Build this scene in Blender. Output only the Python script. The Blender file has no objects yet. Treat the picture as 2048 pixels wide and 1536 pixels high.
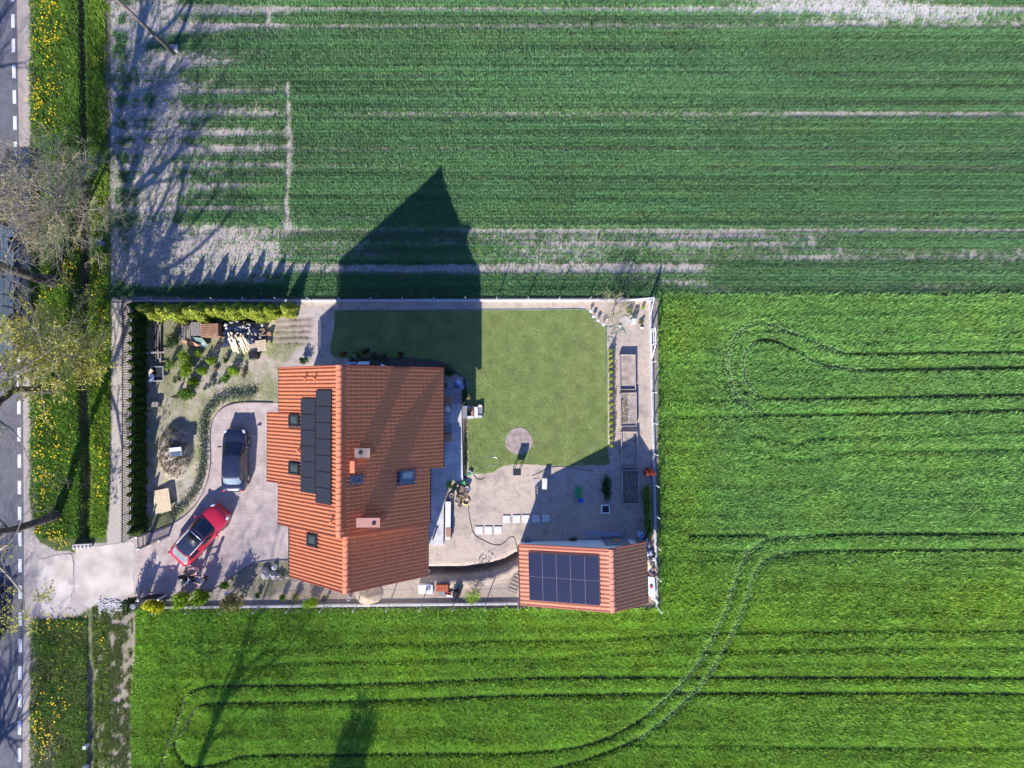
import bpy, math, random
import numpy as np
from mathutils import Vector, Matrix, Quaternion

# ------------------------------------------------------------------ camera, sky, sun, exposure
scn = bpy.context.scene
C = scn.collection
W0, H0, F, ALT, S = 2048, 1536, 1400.0, 50.4, 0.036
NU, NV = 995.0, 780.0                      # where straight-down falls in the frame
_n = Vector(((NU-1024)/F, -(NV-768)/F, -1)).normalized()
ROT = _n.rotation_difference(Vector((0, 0, -1)))
RM = ROT.to_matrix()
cd = bpy.data.cameras.new('camera'); cam = bpy.data.objects.new('camera', cd); C.objects.link(cam)
cam.location = (0, 0, ALT); cam.rotation_mode = 'QUATERNION'; cam.rotation_quaternion = ROT
cd.sensor_width = 36; cd.lens = F/W0*36; cd.clip_end = 3000; cd.clip_start = 0.5
scn.camera = cam
SUN_EL = math.radians(30.8); SUN_AZ = (-0.335, -0.942)
sdir = Vector((SUN_AZ[0]*math.cos(SUN_EL), SUN_AZ[1]*math.cos(SUN_EL), math.sin(SUN_EL))).normalized()
wd = bpy.data.worlds.new('World'); scn.world = wd; wd.use_nodes = True
nt = wd.node_tree; bg = nt.nodes['Background']
sky = nt.nodes.new('ShaderNodeTexSky'); sky.sky_type = 'NISHITA'; sky.sun_disc = False
sky.sun_elevation = SUN_EL; sky.sun_rotation = math.atan2(SUN_AZ[0], SUN_AZ[1]); sky.air_density = 1.0; sky.dust_density = 0.2; sky.ozone_density = 4.0
tint = nt.nodes.new('ShaderNodeVectorMath'); tint.operation = 'MULTIPLY'; tint.inputs[1].default_value = (0.78, 0.90, 1.45)
nt.links.new(sky.outputs[0], tint.inputs[0]); nt.links.new(tint.outputs[0], bg.inputs[0]); bg.inputs[1].default_value = 0.085
sl = bpy.data.lights.new('sun', 'SUN'); sl.energy = 4.6; sl.angle = math.radians(0.5); sl.color = (1, 0.935, 0.89)
so = bpy.data.objects.new('sun', sl); C.objects.link(so); so.location = (0, 0, 80)
so.rotation_mode = 'QUATERNION'; so.rotation_quaternion = (-sdir).to_track_quat('-Z', 'Y')
scn.view_settings.view_transform = 'Standard'; scn.view_settings.look = 'None'
scn.view_settings.exposure = 0.95; scn.view_settings.gamma = 1

# ------------------------------------------------------------------ helpers
rnd = random.Random(7); NP = np.random.default_rng(11)
RMn = np.array(RM)
def ray(u, v):
    return RM @ Vector(((u-1024)/F, -(v-768)/F, -1))
def P(u, v, z=0.0):
    d = ray(u, v); t = (z-ALT)/d.z
    return Vector((d.x*t, d.y*t, z))
def Pn(u, v):                               # arrays, ground level
    x = (u-1024)/F; y = -(v-768)/F
    d = np.stack([x, y, -np.ones_like(x)], -1) @ RMn.T
    t = -ALT/d[..., 2]
    return d[..., 0]*t, d[..., 1]*t
def hit(u, v, p0, n):
    d = ray(u, v); o = Vector((0, 0, ALT)); t = (p0-o).dot(n)/d.dot(n)
    return o + d*t

class MB:
    def __init__(s): s.v = []; s.f = []
    def add(s, vs, fs):
        b = len(s.v); s.v += [tuple(p) for p in vs]; s.f += [tuple(i+b for i in f) for f in fs]; return s
    def box(s, c, d, rz=0.0, tilt=None):
        m = Matrix.Rotation(rz, 3, 'Z')
        if tilt: m = m @ Matrix.Rotation(tilt[1], 3, tilt[0])
        h = [x/2 for x in d]
        vs = [Vector(c) + m @ Vector((sx*h[0], sy*h[1], sz*h[2])) for sx in (-1, 1) for sy in (-1, 1) for sz in (-1, 1)]
        return s.add(vs, [(0,1,3,2),(4,6,7,5),(0,4,5,1),(2,3,7,6),(0,2,6,4),(1,5,7,3)])
    def bar(s, a, b, w, t=None, up=Vector((0,0,1))):
        a = Vector(a); b = Vector(b); d = (b-a).normalized(); t = t or w
        x = d.cross(up)
        if x.length < 1e-4: x = d.cross(Vector((1,0,0)))
        x.normalize(); y = x.cross(d).normalized(); vs = []
        for p in (a, b):
            for i, j in ((-1,-1),(1,-1),(1,1),(-1,1)): vs.append(p + x*i*w/2 + y*j*t/2)
        return s.add(vs, [(3,2,1,0),(4,5,6,7),(0,1,5,4),(1,2,6,5),(2,3,7,6),(3,0,4,7)])
    def tube(s, pts, rs, n=8, cap=True):
        pts = [Vector(p) for p in pts]
        if not hasattr(rs, '__len__'): rs = [rs]*len(pts)
        b = len(s.v); prev = None
        for i, p in enumerate(pts):
            d = (pts[min(i+1, len(pts)-1)]-pts[max(i-1, 0)])
            d = d.normalized() if d.length > 1e-6 else Vector((0,0,1))
            if prev is None: x = d.cross(Vector((0.13,0.92,0.3))).normalized()
            else: x = (prev - d*prev.dot(d)).normalized()
            prev = x; y = d.cross(x)
            for k in range(n):
                a = 2*math.pi*k/n; s.v.append(tuple(p + (x*math.cos(a)+y*math.sin(a))*rs[i]))
        for i in range(len(pts)-1):
            for k in range(n):
                q = b+i*n; s.f.append((q+k, q+(k+1)%n, q+n+(k+1)%n, q+n+k))
        if cap:
            s.f.append(tuple(b+k for k in reversed(range(n)))); s.f.append(tuple(b+(len(pts)-1)*n+k for k in range(n)))
        return s
    def lathe(s, c, prof, n=20, rx=1.0, ry=1.0):
        b = len(s.v); c = Vector(c)
        for r, z in prof:
            for k in range(n):
                a = 2*math.pi*k/n; s.v.append((c.x+r*rx*math.cos(a), c.y+r*ry*math.sin(a), c.z+z))
        for i in range(len(prof)-1):
            for k in range(n):
                q = b+i*n; s.f.append((q+k, q+(k+1)%n, q+n+(k+1)%n, q+n+k))
        if prof[0][0] > 1e-3: s.f.append(tuple(b+k for k in reversed(range(n))))
        if prof[-1][0] > 1e-3: s.f.append(tuple(b+(len(prof)-1)*n+k for k in range(n)))
        return s
    def prism(s, poly, z0, z1):
        n = len(poly); area = sum(poly[i][0]*poly[(i+1)%n][1]-poly[(i+1)%n][0]*poly[i][1] for i in range(n))
        if area < 0: poly = poly[::-1]
        vs = [(p[0], p[1], z0) for p in poly] + [(p[0], p[1], z1) for p in poly]
        return s.add(vs, [tuple(reversed(range(n))), tuple(range(n, 2*n))] + [(i, (i+1)%n, n+(i+1)%n, n+i) for i in range(n)])
    def blob(s, c, r, seed=0, amp=0.18, n=10, m=7, fz=1.0):
        rr = random.Random(seed); b = len(s.v); ph = [rr.uniform(0, 6.28) for _ in range(6)]
        for i in range(m+1):
            th = math.pi*i/m
            for k in range(n):
                a = 2*math.pi*k/n
                q = 1+amp*(math.sin(2*a+ph[0]+th)+0.7*math.sin(3*a+ph[1]-2*th)+0.5*math.sin(5*a+ph[2]+3*th))
                s.v.append((c[0]+r[0]*q*math.sin(th)*math.cos(a), c[1]+r[1]*q*math.sin(th)*math.sin(a), c[2]+r[2]*math.cos(th)*q*fz))
        for i in range(m):
            for k in range(n):
                q = b+i*n; s.f.append((q+k, q+n+k, q+n+(k+1)%n, q+(k+1)%n))
        return s
    def build(s, name, mat, parent=None, smooth=False, bevel=0):
        me = bpy.data.meshes.new(name); me.from_pydata(s.v, [], s.f); me.materials.append(mat)
        if smooth: me.polygons.foreach_set('use_smooth', [True]*len(me.polygons))
        o = bpy.data.objects.new(name, me); C.objects.link(o)
        if parent:
            o.parent = parent; o.matrix_parent_inverse = parent.matrix_world.inverted()
        if bevel:
            b = o.modifiers.new('bevel', 'BEVEL'); b.width = bevel; b.segments = 2; b.limit_method = 'ANGLE'
        return o

def fast(name, verts, faces, mat, parent=None, tint=None, col=None, smooth=False):
    me = bpy.data.meshes.new(name); nv = len(verts); nf, k = faces.shape
    me.vertices.add(nv); me.vertices.foreach_set('co', verts.astype(np.float32).ravel())
    me.loops.add(nf*k); me.loops.foreach_set('vertex_index', faces.astype(np.int32).ravel())
    me.polygons.add(nf); me.polygons.foreach_set('loop_start', np.arange(0, nf*k, k, dtype=np.int32))
    if smooth: me.polygons.foreach_set('use_smooth', np.ones(nf, bool))
    me.update(calc_edges=True)
    if tint is not None:
        a = me.attributes.new('tint', 'FLOAT', 'POINT'); a.data.foreach_set('value', tint.astype(np.float32))
    if col is not None:
        a = me.attributes.new('col', 'FLOAT_COLOR', 'POINT')
        a.data.foreach_set('color', np.concatenate([col, np.ones((nv, 1))], 1).astype(np.float32).ravel())
    me.materials.append(mat)
    o = bpy.data.objects.new(name, me); C.objects.link(o)
    if parent: o.parent = parent; o.matrix_parent_inverse = parent.matrix_world.inverted()
    return o

def tag(o, label=None, cat=None, group=None, kind=None):
    if label: o['label'] = label
    if cat: o['category'] = cat
    if group: o['group'] = group
    if kind: o['kind'] = kind
    return o
def thing(name, loc, label, cat, group=None, rz=0):
    o = bpy.data.objects.new(name, None); C.objects.link(o); o.empty_display_size = 0.2
    o.location = loc; o.rotation_euler = (0, 0, rz); tag(o, label, cat, group)
    bpy.context.view_layer.update(); return o
def copy_tree(o, parent=None):
    c = o.copy(); C.objects.link(c); mp = o.matrix_parent_inverse.copy()
    if parent: c.parent = parent; c.matrix_parent_inverse = mp
    for ch in list(o.children): copy_tree(ch, c)
    return c

# ------------------------------------------------------------------ materials
def mat(name, col, rough=0.7, metal=0.0, var=0.0, vscale=8.0, bump=0.0, bscale=40.0, col2=None, spec=0.5, coat=0, trans=0, alpha=1):
    m = bpy.data.materials.new(name); m.use_nodes = True; t = m.node_tree; p = t.nodes['Principled BSDF']
    p.inputs['Base Color'].default_value = (*col, 1); p.inputs['Roughness'].default_value = rough
    p.inputs['Metallic'].default_value = metal; p.inputs['Specular IOR Level'].default_value = spec
    if coat: p.inputs['Coat Weight'].default_value = coat; p.inputs['Coat Roughness'].default_value = 0.05
    if trans: p.inputs['Transmission Weight'].default_value = trans
    if alpha < 1: p.inputs['Alpha'].default_value = alpha
    tc = t.nodes.new('ShaderNodeTexCoord')
    if var > 0:
        n = t.nodes.new('ShaderNodeTexNoise'); n.inputs['Scale'].default_value = vscale; n.inputs['Detail'].default_value = 6
        t.links.new(tc.outputs['Object'], n.inputs['Vector'])
        r = t.nodes.new('ShaderNodeValToRGB'); c2 = col2 or tuple(c*(1-var) for c in col)
        r.color_ramp.elements[0].position = 0.35; r.color_ramp.elements[0].color = (*c2, 1)
        r.color_ramp.elements[1].position = 0.65; r.color_ramp.elements[1].color = (*[min(1, c*(1+var*0.5)) for c in col], 1)
        t.links.new(n.outputs['Fac'], r.inputs[0]); t.links.new(r.outputs[0], p.inputs['Base Color'])
    if bump > 0:
        n2 = t.nodes.new('ShaderNodeTexNoise'); n2.inputs['Scale'].default_value = bscale; n2.inputs['Detail'].default_value = 5
        t.links.new(tc.outputs['Object'], n2.inputs['Vector'])
        b = t.nodes.new('ShaderNodeBump'); b.inputs['Strength'].default_value = bump; b.inputs['Distance'].default_value = 0.03
        t.links.new(n2.outputs['Fac'], b.inputs['Height']); t.links.new(b.outputs[0], p.inputs['Normal'])
    return m

def leafmat(name, c1, c2, transl=0.3):
    m = bpy.data.materials.new(name); m.use_nodes = True; t = m.node_tree
    for n in list(t.nodes): t.nodes.remove(n)
    out = t.nodes.new('ShaderNodeOutputMaterial'); a = t.nodes.new('ShaderNodeAttribute'); a.attribute_name = 'tint'
    r = t.nodes.new('ShaderNodeValToRGB'); r.color_ramp.elements[0].color = (*c1, 1); r.color_ramp.elements[1].color = (*c2, 1)
    t.links.new(a.outputs['Fac'], r.inputs[0])
    d = t.nodes.new('ShaderNodeBsdfPrincipled'); d.inputs['Roughness'].default_value = 0.6; d.inputs['Specular IOR Level'].default_value = 0.25
    tr = t.nodes.new('ShaderNodeBsdfTranslucent'); mx = t.nodes.new('ShaderNodeMixShader'); mx.inputs[0].default_value = transl
    t.links.new(r.outputs[0], d.inputs['Base Color']); t.links.new(r.outputs[0], tr.inputs['Color'])
    t.links.new(d.outputs[0], mx.inputs[1]); t.links.new(tr.outputs[0], mx.inputs[2]); t.links.new(mx.outputs[0], out.inputs[0])
    return m

def colmat(name, transl=0.0, bump=0.0, bscale=12.0, rough=0.85, fine=0.25, fscale=14.0, spec=0.2):
    """albedo from the mesh's own plant/soil map, broken up by noise"""
    m = bpy.data.materials.new(name); m.use_nodes = True; t = m.node_tree; p = t.nodes['Principled BSDF']
    out = t.nodes['Material Output']
    p.inputs['Roughness'].default_value = rough; p.inputs['Specular IOR Level'].default_value = spec
    a = t.nodes.new('ShaderNodeAttribute'); a.attribute_name = 'col'; src = a.outputs['Color']
    tc = t.nodes.new('ShaderNodeTexCoord')
    if fine > 0:
        n = t.nodes.new('ShaderNodeTexNoise'); n.inputs['Scale'].default_value = fscale; n.inputs['Detail'].default_value = 8; n.inputs['Roughness'].default_value = 0.75
        t.links.new(tc.outputs['Object'], n.inputs['Vector'])
        mr = t.nodes.new('ShaderNodeMapRange'); mr.inputs['From Min'].default_value = 0.3; mr.inputs['From Max'].default_value = 0.7
        mr.inputs['To Min'].default_value = 1-fine; mr.inputs['To Max'].default_value = 1+fine
        t.links.new(n.outputs['Fac'], mr.inputs['Value'])
        mu = t.nodes.new('ShaderNodeVectorMath'); mu.operation = 'SCALE'
        t.links.new(src, mu.inputs[0]); t.links.new(mr.outputs[0], mu.inputs['Scale']); src = mu.outputs[0]
    t.links.new(src, p.inputs['Base Color'])
    if bump > 0:
        n2 = t.nodes.new('ShaderNodeTexNoise'); n2.inputs['Scale'].default_value = bscale; n2.inputs['Detail'].default_value = 6
        t.links.new(tc.outputs['Object'], n2.inputs['Vector'])
        b = t.nodes.new('ShaderNodeBump'); b.inputs['Strength'].default_value = bump; b.inputs['Distance'].default_value = 0.08
        t.links.new(n2.outputs['Fac'], b.inputs['Height']); t.links.new(b.outputs[0], p.inputs['Normal'])
    if transl > 0:
        tr = t.nodes.new('ShaderNodeBsdfTranslucent'); mx = t.nodes.new('ShaderNodeMixShader'); mx.inputs[0].default_value = transl
        t.links.new(src, tr.inputs['Color']); t.links.new(p.outputs[0], mx.inputs[1]); t.links.new(tr.outputs[0], mx.inputs[2])
        t.links.new(mx.outputs[0], out.inputs[0])
    return m

M = {}
M['asphalt'] = mat('asphalt', (0.125, 0.125, 0.135), 0.85, var=0.16, vscale=1.5, bump=0.3, bscale=60)
M['paint'] = mat('road_paint', (0.72, 0.72, 0.72), 0.6, var=0.2, vscale=9, bump=0.1)
M['concrete'] = mat('concrete', (0.46, 0.42, 0.38), 0.9, var=0.2, vscale=1.2, bump=0.3, bscale=25)
M['old_concrete'] = mat('old_concrete', (0.53, 0.47, 0.40), 0.9, var=0.28, vscale=0.7, bump=0.5, bscale=14)
M['white_concrete'] = mat('white_concrete', (0.62, 0.60, 0.57), 0.85, var=0.12, vscale=3, bump=0.15)
M['plaster'] = mat('plaster', (0.72, 0.70, 0.65), 0.85, var=0.06, vscale=2, bump=0.1)
M['tile'] = mat('roof_tile', (0.72, 0.24, 0.115), 0.42, var=0.14, vscale=5.0, bump=0.05, bscale=90, spec=0.45)
M['tile2'] = mat('garage_tile', (0.68, 0.27, 0.165), 0.26, var=0.10, vscale=3.0, bump=0.05, bscale=90, spec=0.55)
M['brickcap'] = mat('chimney_cap', (0.44, 0.22, 0.17), 0.75, var=0.08, vscale=3)
M['brick'] = mat('chimney_brick', (0.42, 0.13, 0.06), 0.8, var=0.25, vscale=9)
M['soot'] = mat('sooty_cap', (0.27, 0.18, 0.15), 0.85, var=0.4, vscale=1.8, col2=(0.15, 0.13, 0.12))
M['black'] = mat('black_plastic', (0.015, 0.015, 0.017), 0.45)
M['darkmetal'] = mat('dark_metal', (0.035, 0.037, 0.042), 0.45, metal=0.3)
M['grey'] = mat('grey_plastic', (0.22, 0.23, 0.24), 0.5, var=0.1)
M['greymetal'] = mat('galvanised_metal', (0.55, 0.56, 0.58), 0.4, metal=0.6)
M['white'] = mat('white_paint', (0.78, 0.78, 0.78), 0.5)
M['whitefoil'] = mat('white_foil', (0.68, 0.71, 0.76), 0.35, var=0.25, vscale=5, bump=0.8, bscale=7)
M['pv'] = mat('solar_cell', (0.028, 0.031, 0.042), 0.35, spec=0.45)
M['pv2'] = mat('solar_cell_blue', (0.022, 0.026, 0.055), 0.28, spec=0.5)
M['pvframe'] = mat('solar_frame_dark', (0.012, 0.012, 0.013), 0.5)
M['glass'] = mat('window_glass', (0.05, 0.07, 0.08), 0.06, spec=0.9, var=0.35, vscale=1.5)
M['glass_sky'] = mat('window_glass_pale', (0.10, 0.14, 0.18), 0.04, spec=1.0)
M['carglass'] = mat('car_glass', (0.012, 0.016, 0.028), 0.05, spec=0.8, coat=0.5)
M['carglass2'] = mat('car_rear_glass', (0.22, 0.27, 0.27), 0.08, spec=0.9, coat=0.6, var=0.2, vscale=4)
M['red'] = mat('red_car_paint', (0.52, 0.018, 0.04), 0.28, coat=1.0, metal=0.1)
M['navy'] = mat('navy_car_paint', (0.022, 0.027, 0.055), 0.3, coat=1.0, metal=0.2)
M['greycar'] = mat('grey_car_paint', (0.06, 0.065, 0.075), 0.3, coat=1.0)
M['buswhite'] = mat('bus_paint', (0.95, 0.95, 0.95), 0.5, coat=0.4, var=0.04, vscale=2)
M['rubber'] = mat('tyre_rubber', (0.02, 0.02, 0.02), 0.85)
M['alloy'] = mat('wheel_alloy', (0.5, 0.5, 0.52), 0.35, metal=0.8)
M['lamp'] = mat('lamp_glass', (0.65, 0.68, 0.72), 0.15, spec=0.9)
M['redlamp'] = mat('tail_lamp', (0.45, 0.02, 0.02), 0.2, spec=0.8)
M['chrome'] = mat('chrome', (0.7, 0.7, 0.72), 0.15, metal=1)
M['wood'] = mat('pale_wood', (0.62, 0.50, 0.33), 0.7, var=0.15, vscale=6)
M['greywood'] = mat('weathered_wood', (0.27, 0.24, 0.215), 0.85, var=0.25, vscale=7, bump=0.3)
M['brownwood'] = mat('brown_wood', (0.36, 0.20, 0.12), 0.8, var=0.2, vscale=6)
M['orangewood'] = mat('orange_wood', (0.48, 0.23, 0.12), 0.75, var=0.15, vscale=5)

M['tarp'] = mat('blue_black_tarp', (0.012, 0.02, 0.055), 0.2, spec=0.8, bump=1.0, bscale=5)
M['greentarp'] = mat('green_tarp', (0.10, 0.17, 0.15), 0.5, bump=0.4, bscale=6)
M['dirt'] = mat('dirt', (0.36, 0.30, 0.24), 0.95, var=0.35, vscale=3, bump=1.0, bscale=9)
M['sand'] = mat('sand', (0.44, 0.34, 0.24), 0.95, var=0.18, vscale=3, bump=0.5, bscale=12)
M['dark_dirt'] = mat('dark_dirt', (0.20, 0.155, 0.115), 0.95, var=0.4, vscale=5, bump=1.0, bscale=9)
M['stone'] = mat('stone', (0.36, 0.34, 0.32), 0.9, var=0.25, vscale=3, bump=0.6, bscale=9)
M['bark'] = mat('bark', (0.105, 0.085, 0.062), 0.95, var=0.45, vscale=5, bump=1.0, bscale=12, col2=(0.05, 0.045, 0.035))
M['twig'] = mat('twig_bark', (0.27, 0.235, 0.175), 0.9, var=0.3, vscale=4)
M['twiglight'] = mat('light_twig_bark', (0.62, 0.51, 0.33), 0.9, var=0.2, vscale=4)
M['palebark'] = mat('pale_bark', (0.42, 0.37, 0.25), 0.9, var=0.2, vscale=4)
M['polewood'] = mat('pole_wood', (0.17, 0.135, 0.115), 0.9, var=0.3, vscale=3)
M['green'] = mat('green_plastic', (0.03, 0.36, 0.12), 0.4)
M['blue'] = mat('blue_plastic', (0.02, 0.12, 0.62), 0.4)
M['yellow'] = mat('yellow_hose', (0.62, 0.55, 0.20), 0.5)
M['beige'] = mat('beige_plastic', (0.66, 0.52, 0.33), 0.6)
M['redp'] = mat('red_plastic', (0.5, 0.04, 0.05), 0.4)
M['brickred'] = mat('brick_red', (0.42, 0.10, 0.045), 0.8, var=0.2, vscale=8)
M['skin'] = mat('skin', (0.55, 0.33, 0.24), 0.6)
M['shirt_grey'] = mat('grey_shirt', (0.42, 0.42, 0.50), 0.9)
M['shirt_pink'] = mat('pink_top', (0.62, 0.40, 0.42), 0.9)
M['trousers_grey'] = mat('grey_trousers', (0.20, 0.18, 0.24), 0.9)
M['trousers_black'] = mat('black_trousers', (0.02, 0.02, 0.03), 0.9)
M['hair'] = mat('dark_hair', (0.05, 0.03, 0.02), 0.7)
M['hair2'] = mat('fair_hair', (0.35, 0.24, 0.14), 0.7)
M['hose'] = mat('dark_hose', (0.045, 0.055, 0.045), 0.5)
M['hose2'] = mat('teal_hose', (0.08, 0.20, 0.18), 0.5)
M['bluegrey'] = mat('blue_grey_tile', (0.38, 0.44, 0.60), 0.6)
M['rugm'] = mat('patterned_rug', (0.42, 0.36, 0.34), 0.95, var=0.5, vscale=6)
M['water'] = mat('ditch_water', (0.03, 0.025, 0.018), 0.15, spec=0.6)
# tile pavers for drive and terrace
def pavemat(name, c1, c2, cm, sx, sy, off=0.5, mort=0.02):
    m = mat(name, c1, 0.85); t = m.node_tree; p = t.nodes['Principled BSDF']
    tc = t.nodes.new('ShaderNodeTexCoord'); b = t.nodes.new('ShaderNodeTexBrick')
    b.inputs['Color1'].default_value = (*c1, 1); b.inputs['Color2'].default_value = (*c2, 1); b.inputs['Mortar'].default_value = (*cm, 1)
    b.inputs['Scale'].default_value = 1.0; b.inputs['Brick Width'].default_value = sx; b.inputs['Row Height'].default_value = sy
    b.inputs['Mortar Size'].default_value = mort; b.offset = off
    t.links.new(tc.outputs['Object'], b.inputs['Vector'])
    n = t.nodes.new('ShaderNodeTexNoise'); n.inputs['Scale'].default_value = 1.3; n.inputs['Detail'].default_value = 7
    t.links.new(tc.outputs['Object'], n.inputs['Vector'])
    mr = t.nodes.new('ShaderNodeMapRange'); mr.inputs['From Min'].default_value = 0.3; mr.inputs['From Max'].default_value = 0.7; mr.inputs['To Min'].default_value = 0.74; mr.inputs['To Max'].default_value = 1.1
    t.links.new(n.outputs['Fac'], mr.inputs['Value'])
    mu = t.nodes.new('ShaderNodeVectorMath'); mu.operation = 'SCALE'
    t.links.new(b.outputs['Color'], mu.inputs[0]); t.links.new(mr.outputs[0], mu.inputs['Scale']); t.links.new(mu.outputs[0], p.inputs['Base Color'])
    return m
M['paver'] = pavemat('pink_pavers', (0.53, 0.435, 0.385), (0.45, 0.365, 0.325), (0.30, 0.26, 0.24), 0.20, 0.10, mort=0.008)
M['slab'] = pavemat('terrace_slabs', (0.60, 0.58, 0.57), (0.55, 0.53, 0.53), (0.32, 0.31, 0.31), 0.60, 0.60, 0.0, 0.012)

# ------------------------------------------------------------------ raster maps in ground-pixel space
ST = 2.0
U0, U1, V0, V1 = -160, 2210, -160, 1700
gu = np.arange(U0, U1, ST); gv = np.arange(V0, V1, ST)
GU, GV = np.meshgrid(gu, gv)            # rows = v
def vnoise(su, sv, seed, octaves=3, shape=GU.shape, UU=None, VV=None):
    r = np.random.default_rng(seed); out = np.zeros(shape); amp = 1; tot = 0
    UU = GU if UU is None else UU; VV = GV if VV is None else VV
    for o in range(octaves):
        a, b = su/2**o, sv/2**o
        nu, nv = int((U1-U0)/a)+4, int((V1-V0)/b)+4
        g = r.random((nv, nu)); x = (UU-U0)/a; y = (VV-V0)/b
        xi = np.clip(x.astype(int), 0, nu-2); yi = np.clip(y.astype(int), 0, nv-2); fx = x-xi; fy = y-yi
        fx = fx*fx*(3-2*fx); fy = fy*fy*(3-2*fy)
        out += amp*((g[yi, xi]*(1-fx)+g[yi, xi+1]*fx)*(1-fy)+(g[yi+1, xi]*(1-fx)+g[yi+1, xi+1]*fx)*fy)
        tot += amp; amp *= 0.55
    return out/tot
def sstep(a, b, x):
    t = np.clip((x-a)/(b-a), 0, 1); return t*t*(3-2*t)
def smooth_line(pts, n=4):
    """Catmull-Rom"""
    p = [pts[0]]+list(pts)+[pts[-1]]; out = []
    for i in range(1, len(p)-2):
        for k in range(n):
            t = k/n; a, b, c, d = [np.array(q, float) for q in p[i-1:i+3]]
            out.append(tuple(0.5*((2*b)+(c-a)*t+(2*a-5*b+4*c-d)*t*t+(3*b-a-3*c+d)*t**3)))
    out.append(tuple(pts[-1])); return out
def dist_lines(lines, reach=24):
    D = np.full(GU.shape, 99.0)
    for pts in lines:
        for (x0, y0), (x1, y1) in zip(pts[:-1], pts[1:]):
            i0 = int((min(x0, x1)-reach-U0)/ST); i1 = int((max(x0, x1)+reach-U0)/ST)+1
            j0 = int((min(y0, y1)-reach-V0)/ST); j1 = int((max(y0, y1)+reach-V0)/ST)+1
            i0 = max(i0, 0); j0 = max(j0, 0)
            if i1 <= i0 or j1 <= j0: continue
            a = GU[j0:j1, i0:i1]; b = GV[j0:j1, i0:i1]
            if a.size == 0: continue
            dx, dy = x1-x0, y1-y0; L = dx*dx+dy*dy+1e-9
            t = np.clip(((a-x0)*dx+(b-y0)*dy)/L, 0, 1)
            d = np.hypot(a-x0-t*dx, b-y0-t*dy)
            D[j0:j1, i0:i1] = np.minimum(D[j0:j1, i0:i1], d)
    return D
def inpoly(poly, UU=None, VV=None):
    UU = GU if UU is None else UU; VV = GV if VV is None else VV
    ins = np.zeros(UU.shape, bool); n = len(poly)
    for i in range(n):
        x0, y0 = poly[i]; x1, y1 = poly[(i+1) % n]
        if y0 == y1: continue
        c = ((y0 > VV) != (y1 > VV)) & (UU < (x1-x0)*(VV-y0)/(y1-y0)+x0); ins ^= c
    return ins
def samp(R, u, v):
    i = np.clip(np.round((u-U0)/ST).astype(int), 0, R.shape[1]-1); j = np.clip(np.round((v-V0)/ST).astype(int), 0, R.shape[0]-1)
    return R[j, i]
N1 = vnoise(90, 90, 1); N2 = vnoise(26, 26, 2); N3 = vnoise(220, 30, 3); N4 = vnoise(12, 12, 4); N5 = vnoise(40, 9, 5); N6 = vnoise(7, 5, 6, 2); N7 = vnoise(300, 5, 8, 2); N8 = vnoise(700, 7, 9, 2); N8b = vnoise(300, 60, 19, 2)

sm = smooth_line
strong = [
 sm([(1378,1071),(1530,1070)]),
 sm([(2300,704),(2048,705),(1900,706),(1690,708),(1622,683),(1581,666),(1534,650),(1505,651),(1476,666),(1460,692),(1455,716),(1458,751),(1470,789),(1487,807),(1520,827),(1549,831),(1739,829),(1900,824),(2048,821),(2300,819)]),
 sm([(2300,734),(2048,736),(1900,737),(1725,741),(1681,736),(1637,727),(1593,705),(1549,683),(1525,680),(1505,686),(1492,701),(1486,722),(1489,751),(1499,774),(1517,792),(1549,799),(1739,796),(1900,792),(2048,790),(2300,788)]),
 sm([(2300,1066),(2048,1067),(1700,1068),(1593,1073),(1558,1075),(1530,1082),(1502,1098),(1485,1122),(1468,1167),(1447,1227),(1426,1272),(1394,1328),(1349,1380),(1297,1426),(1237,1464),(1174,1488),(1105,1499),(1000,1506),(900,1505),(726,1508),(504,1510),(456,1521),(409,1532),(377,1531),(355,1504),(352,1485),(371,1453),(390,1421),(409,1408),(472,1404),(631,1402),(758,1399),(900,1395),(1000,1391),(1209,1387),(1384,1385),(1700,1385),(2048,1387),(2300,1388)]),
 sm([(2300,1097),(2048,1099),(1700,1101),(1576,1105),(1541,1115),(1516,1133),(1502,1164),(1485,1216),(1464,1265),(1436,1317),(1391,1380),(1331,1436),(1279,1474),(1216,1502),(1140,1527),(1050,1545),(900,1560)]),
 sm([(320,1540),(345,1470),(361,1430),(371,1392),(409,1374),(472,1370),(631,1369),(900,1361),(1000,1357),(1209,1354),(1700,1354),(2048,1355),(2300,1356)]),
]
medium = [
 sm([(545,1297),(726,1289),(900,1287),(1000,1281),(1174,1279),(1384,1268),(1700,1263),(2048,1262),(2300,1262)]),
 sm([(488,1335),(567,1327),(900,1318),(1000,1316),(1140,1314),(1314,1303)]),
 sm([(1400,1305),(1700,1296),(2048,1295),(2300,1295)]),
 sm([(1378,1101),(1500,1103)]),
 sm([(1578,657),(1534,634),(1499,641),(1467,660),(1449,686),(1445,716),(1445,754),(1455,789),(1476,810)]),
 sm([(1540,663),(1505,664),(1490,672),(1476,698),(1470,727),(1473,757),(1487,783),(1511,793)]),
 sm([(1505,871),(1558,886),(1593,889),(1652,877),(1900,871),(2048,866),(2300,864)]),
 sm([(1505,897),(1549,918),(1622,918),(1710,906),(1900,903),(2048,900),(2300,899)]),
 sm([(1340,803),(1440,803),(1520,800)]), sm([(1350,835),(1450,834),(1550,831)]),
 sm([(1262,1489),(1500,1492),(1700,1495),(2048,1497),(2300,1498)]),
]
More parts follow.
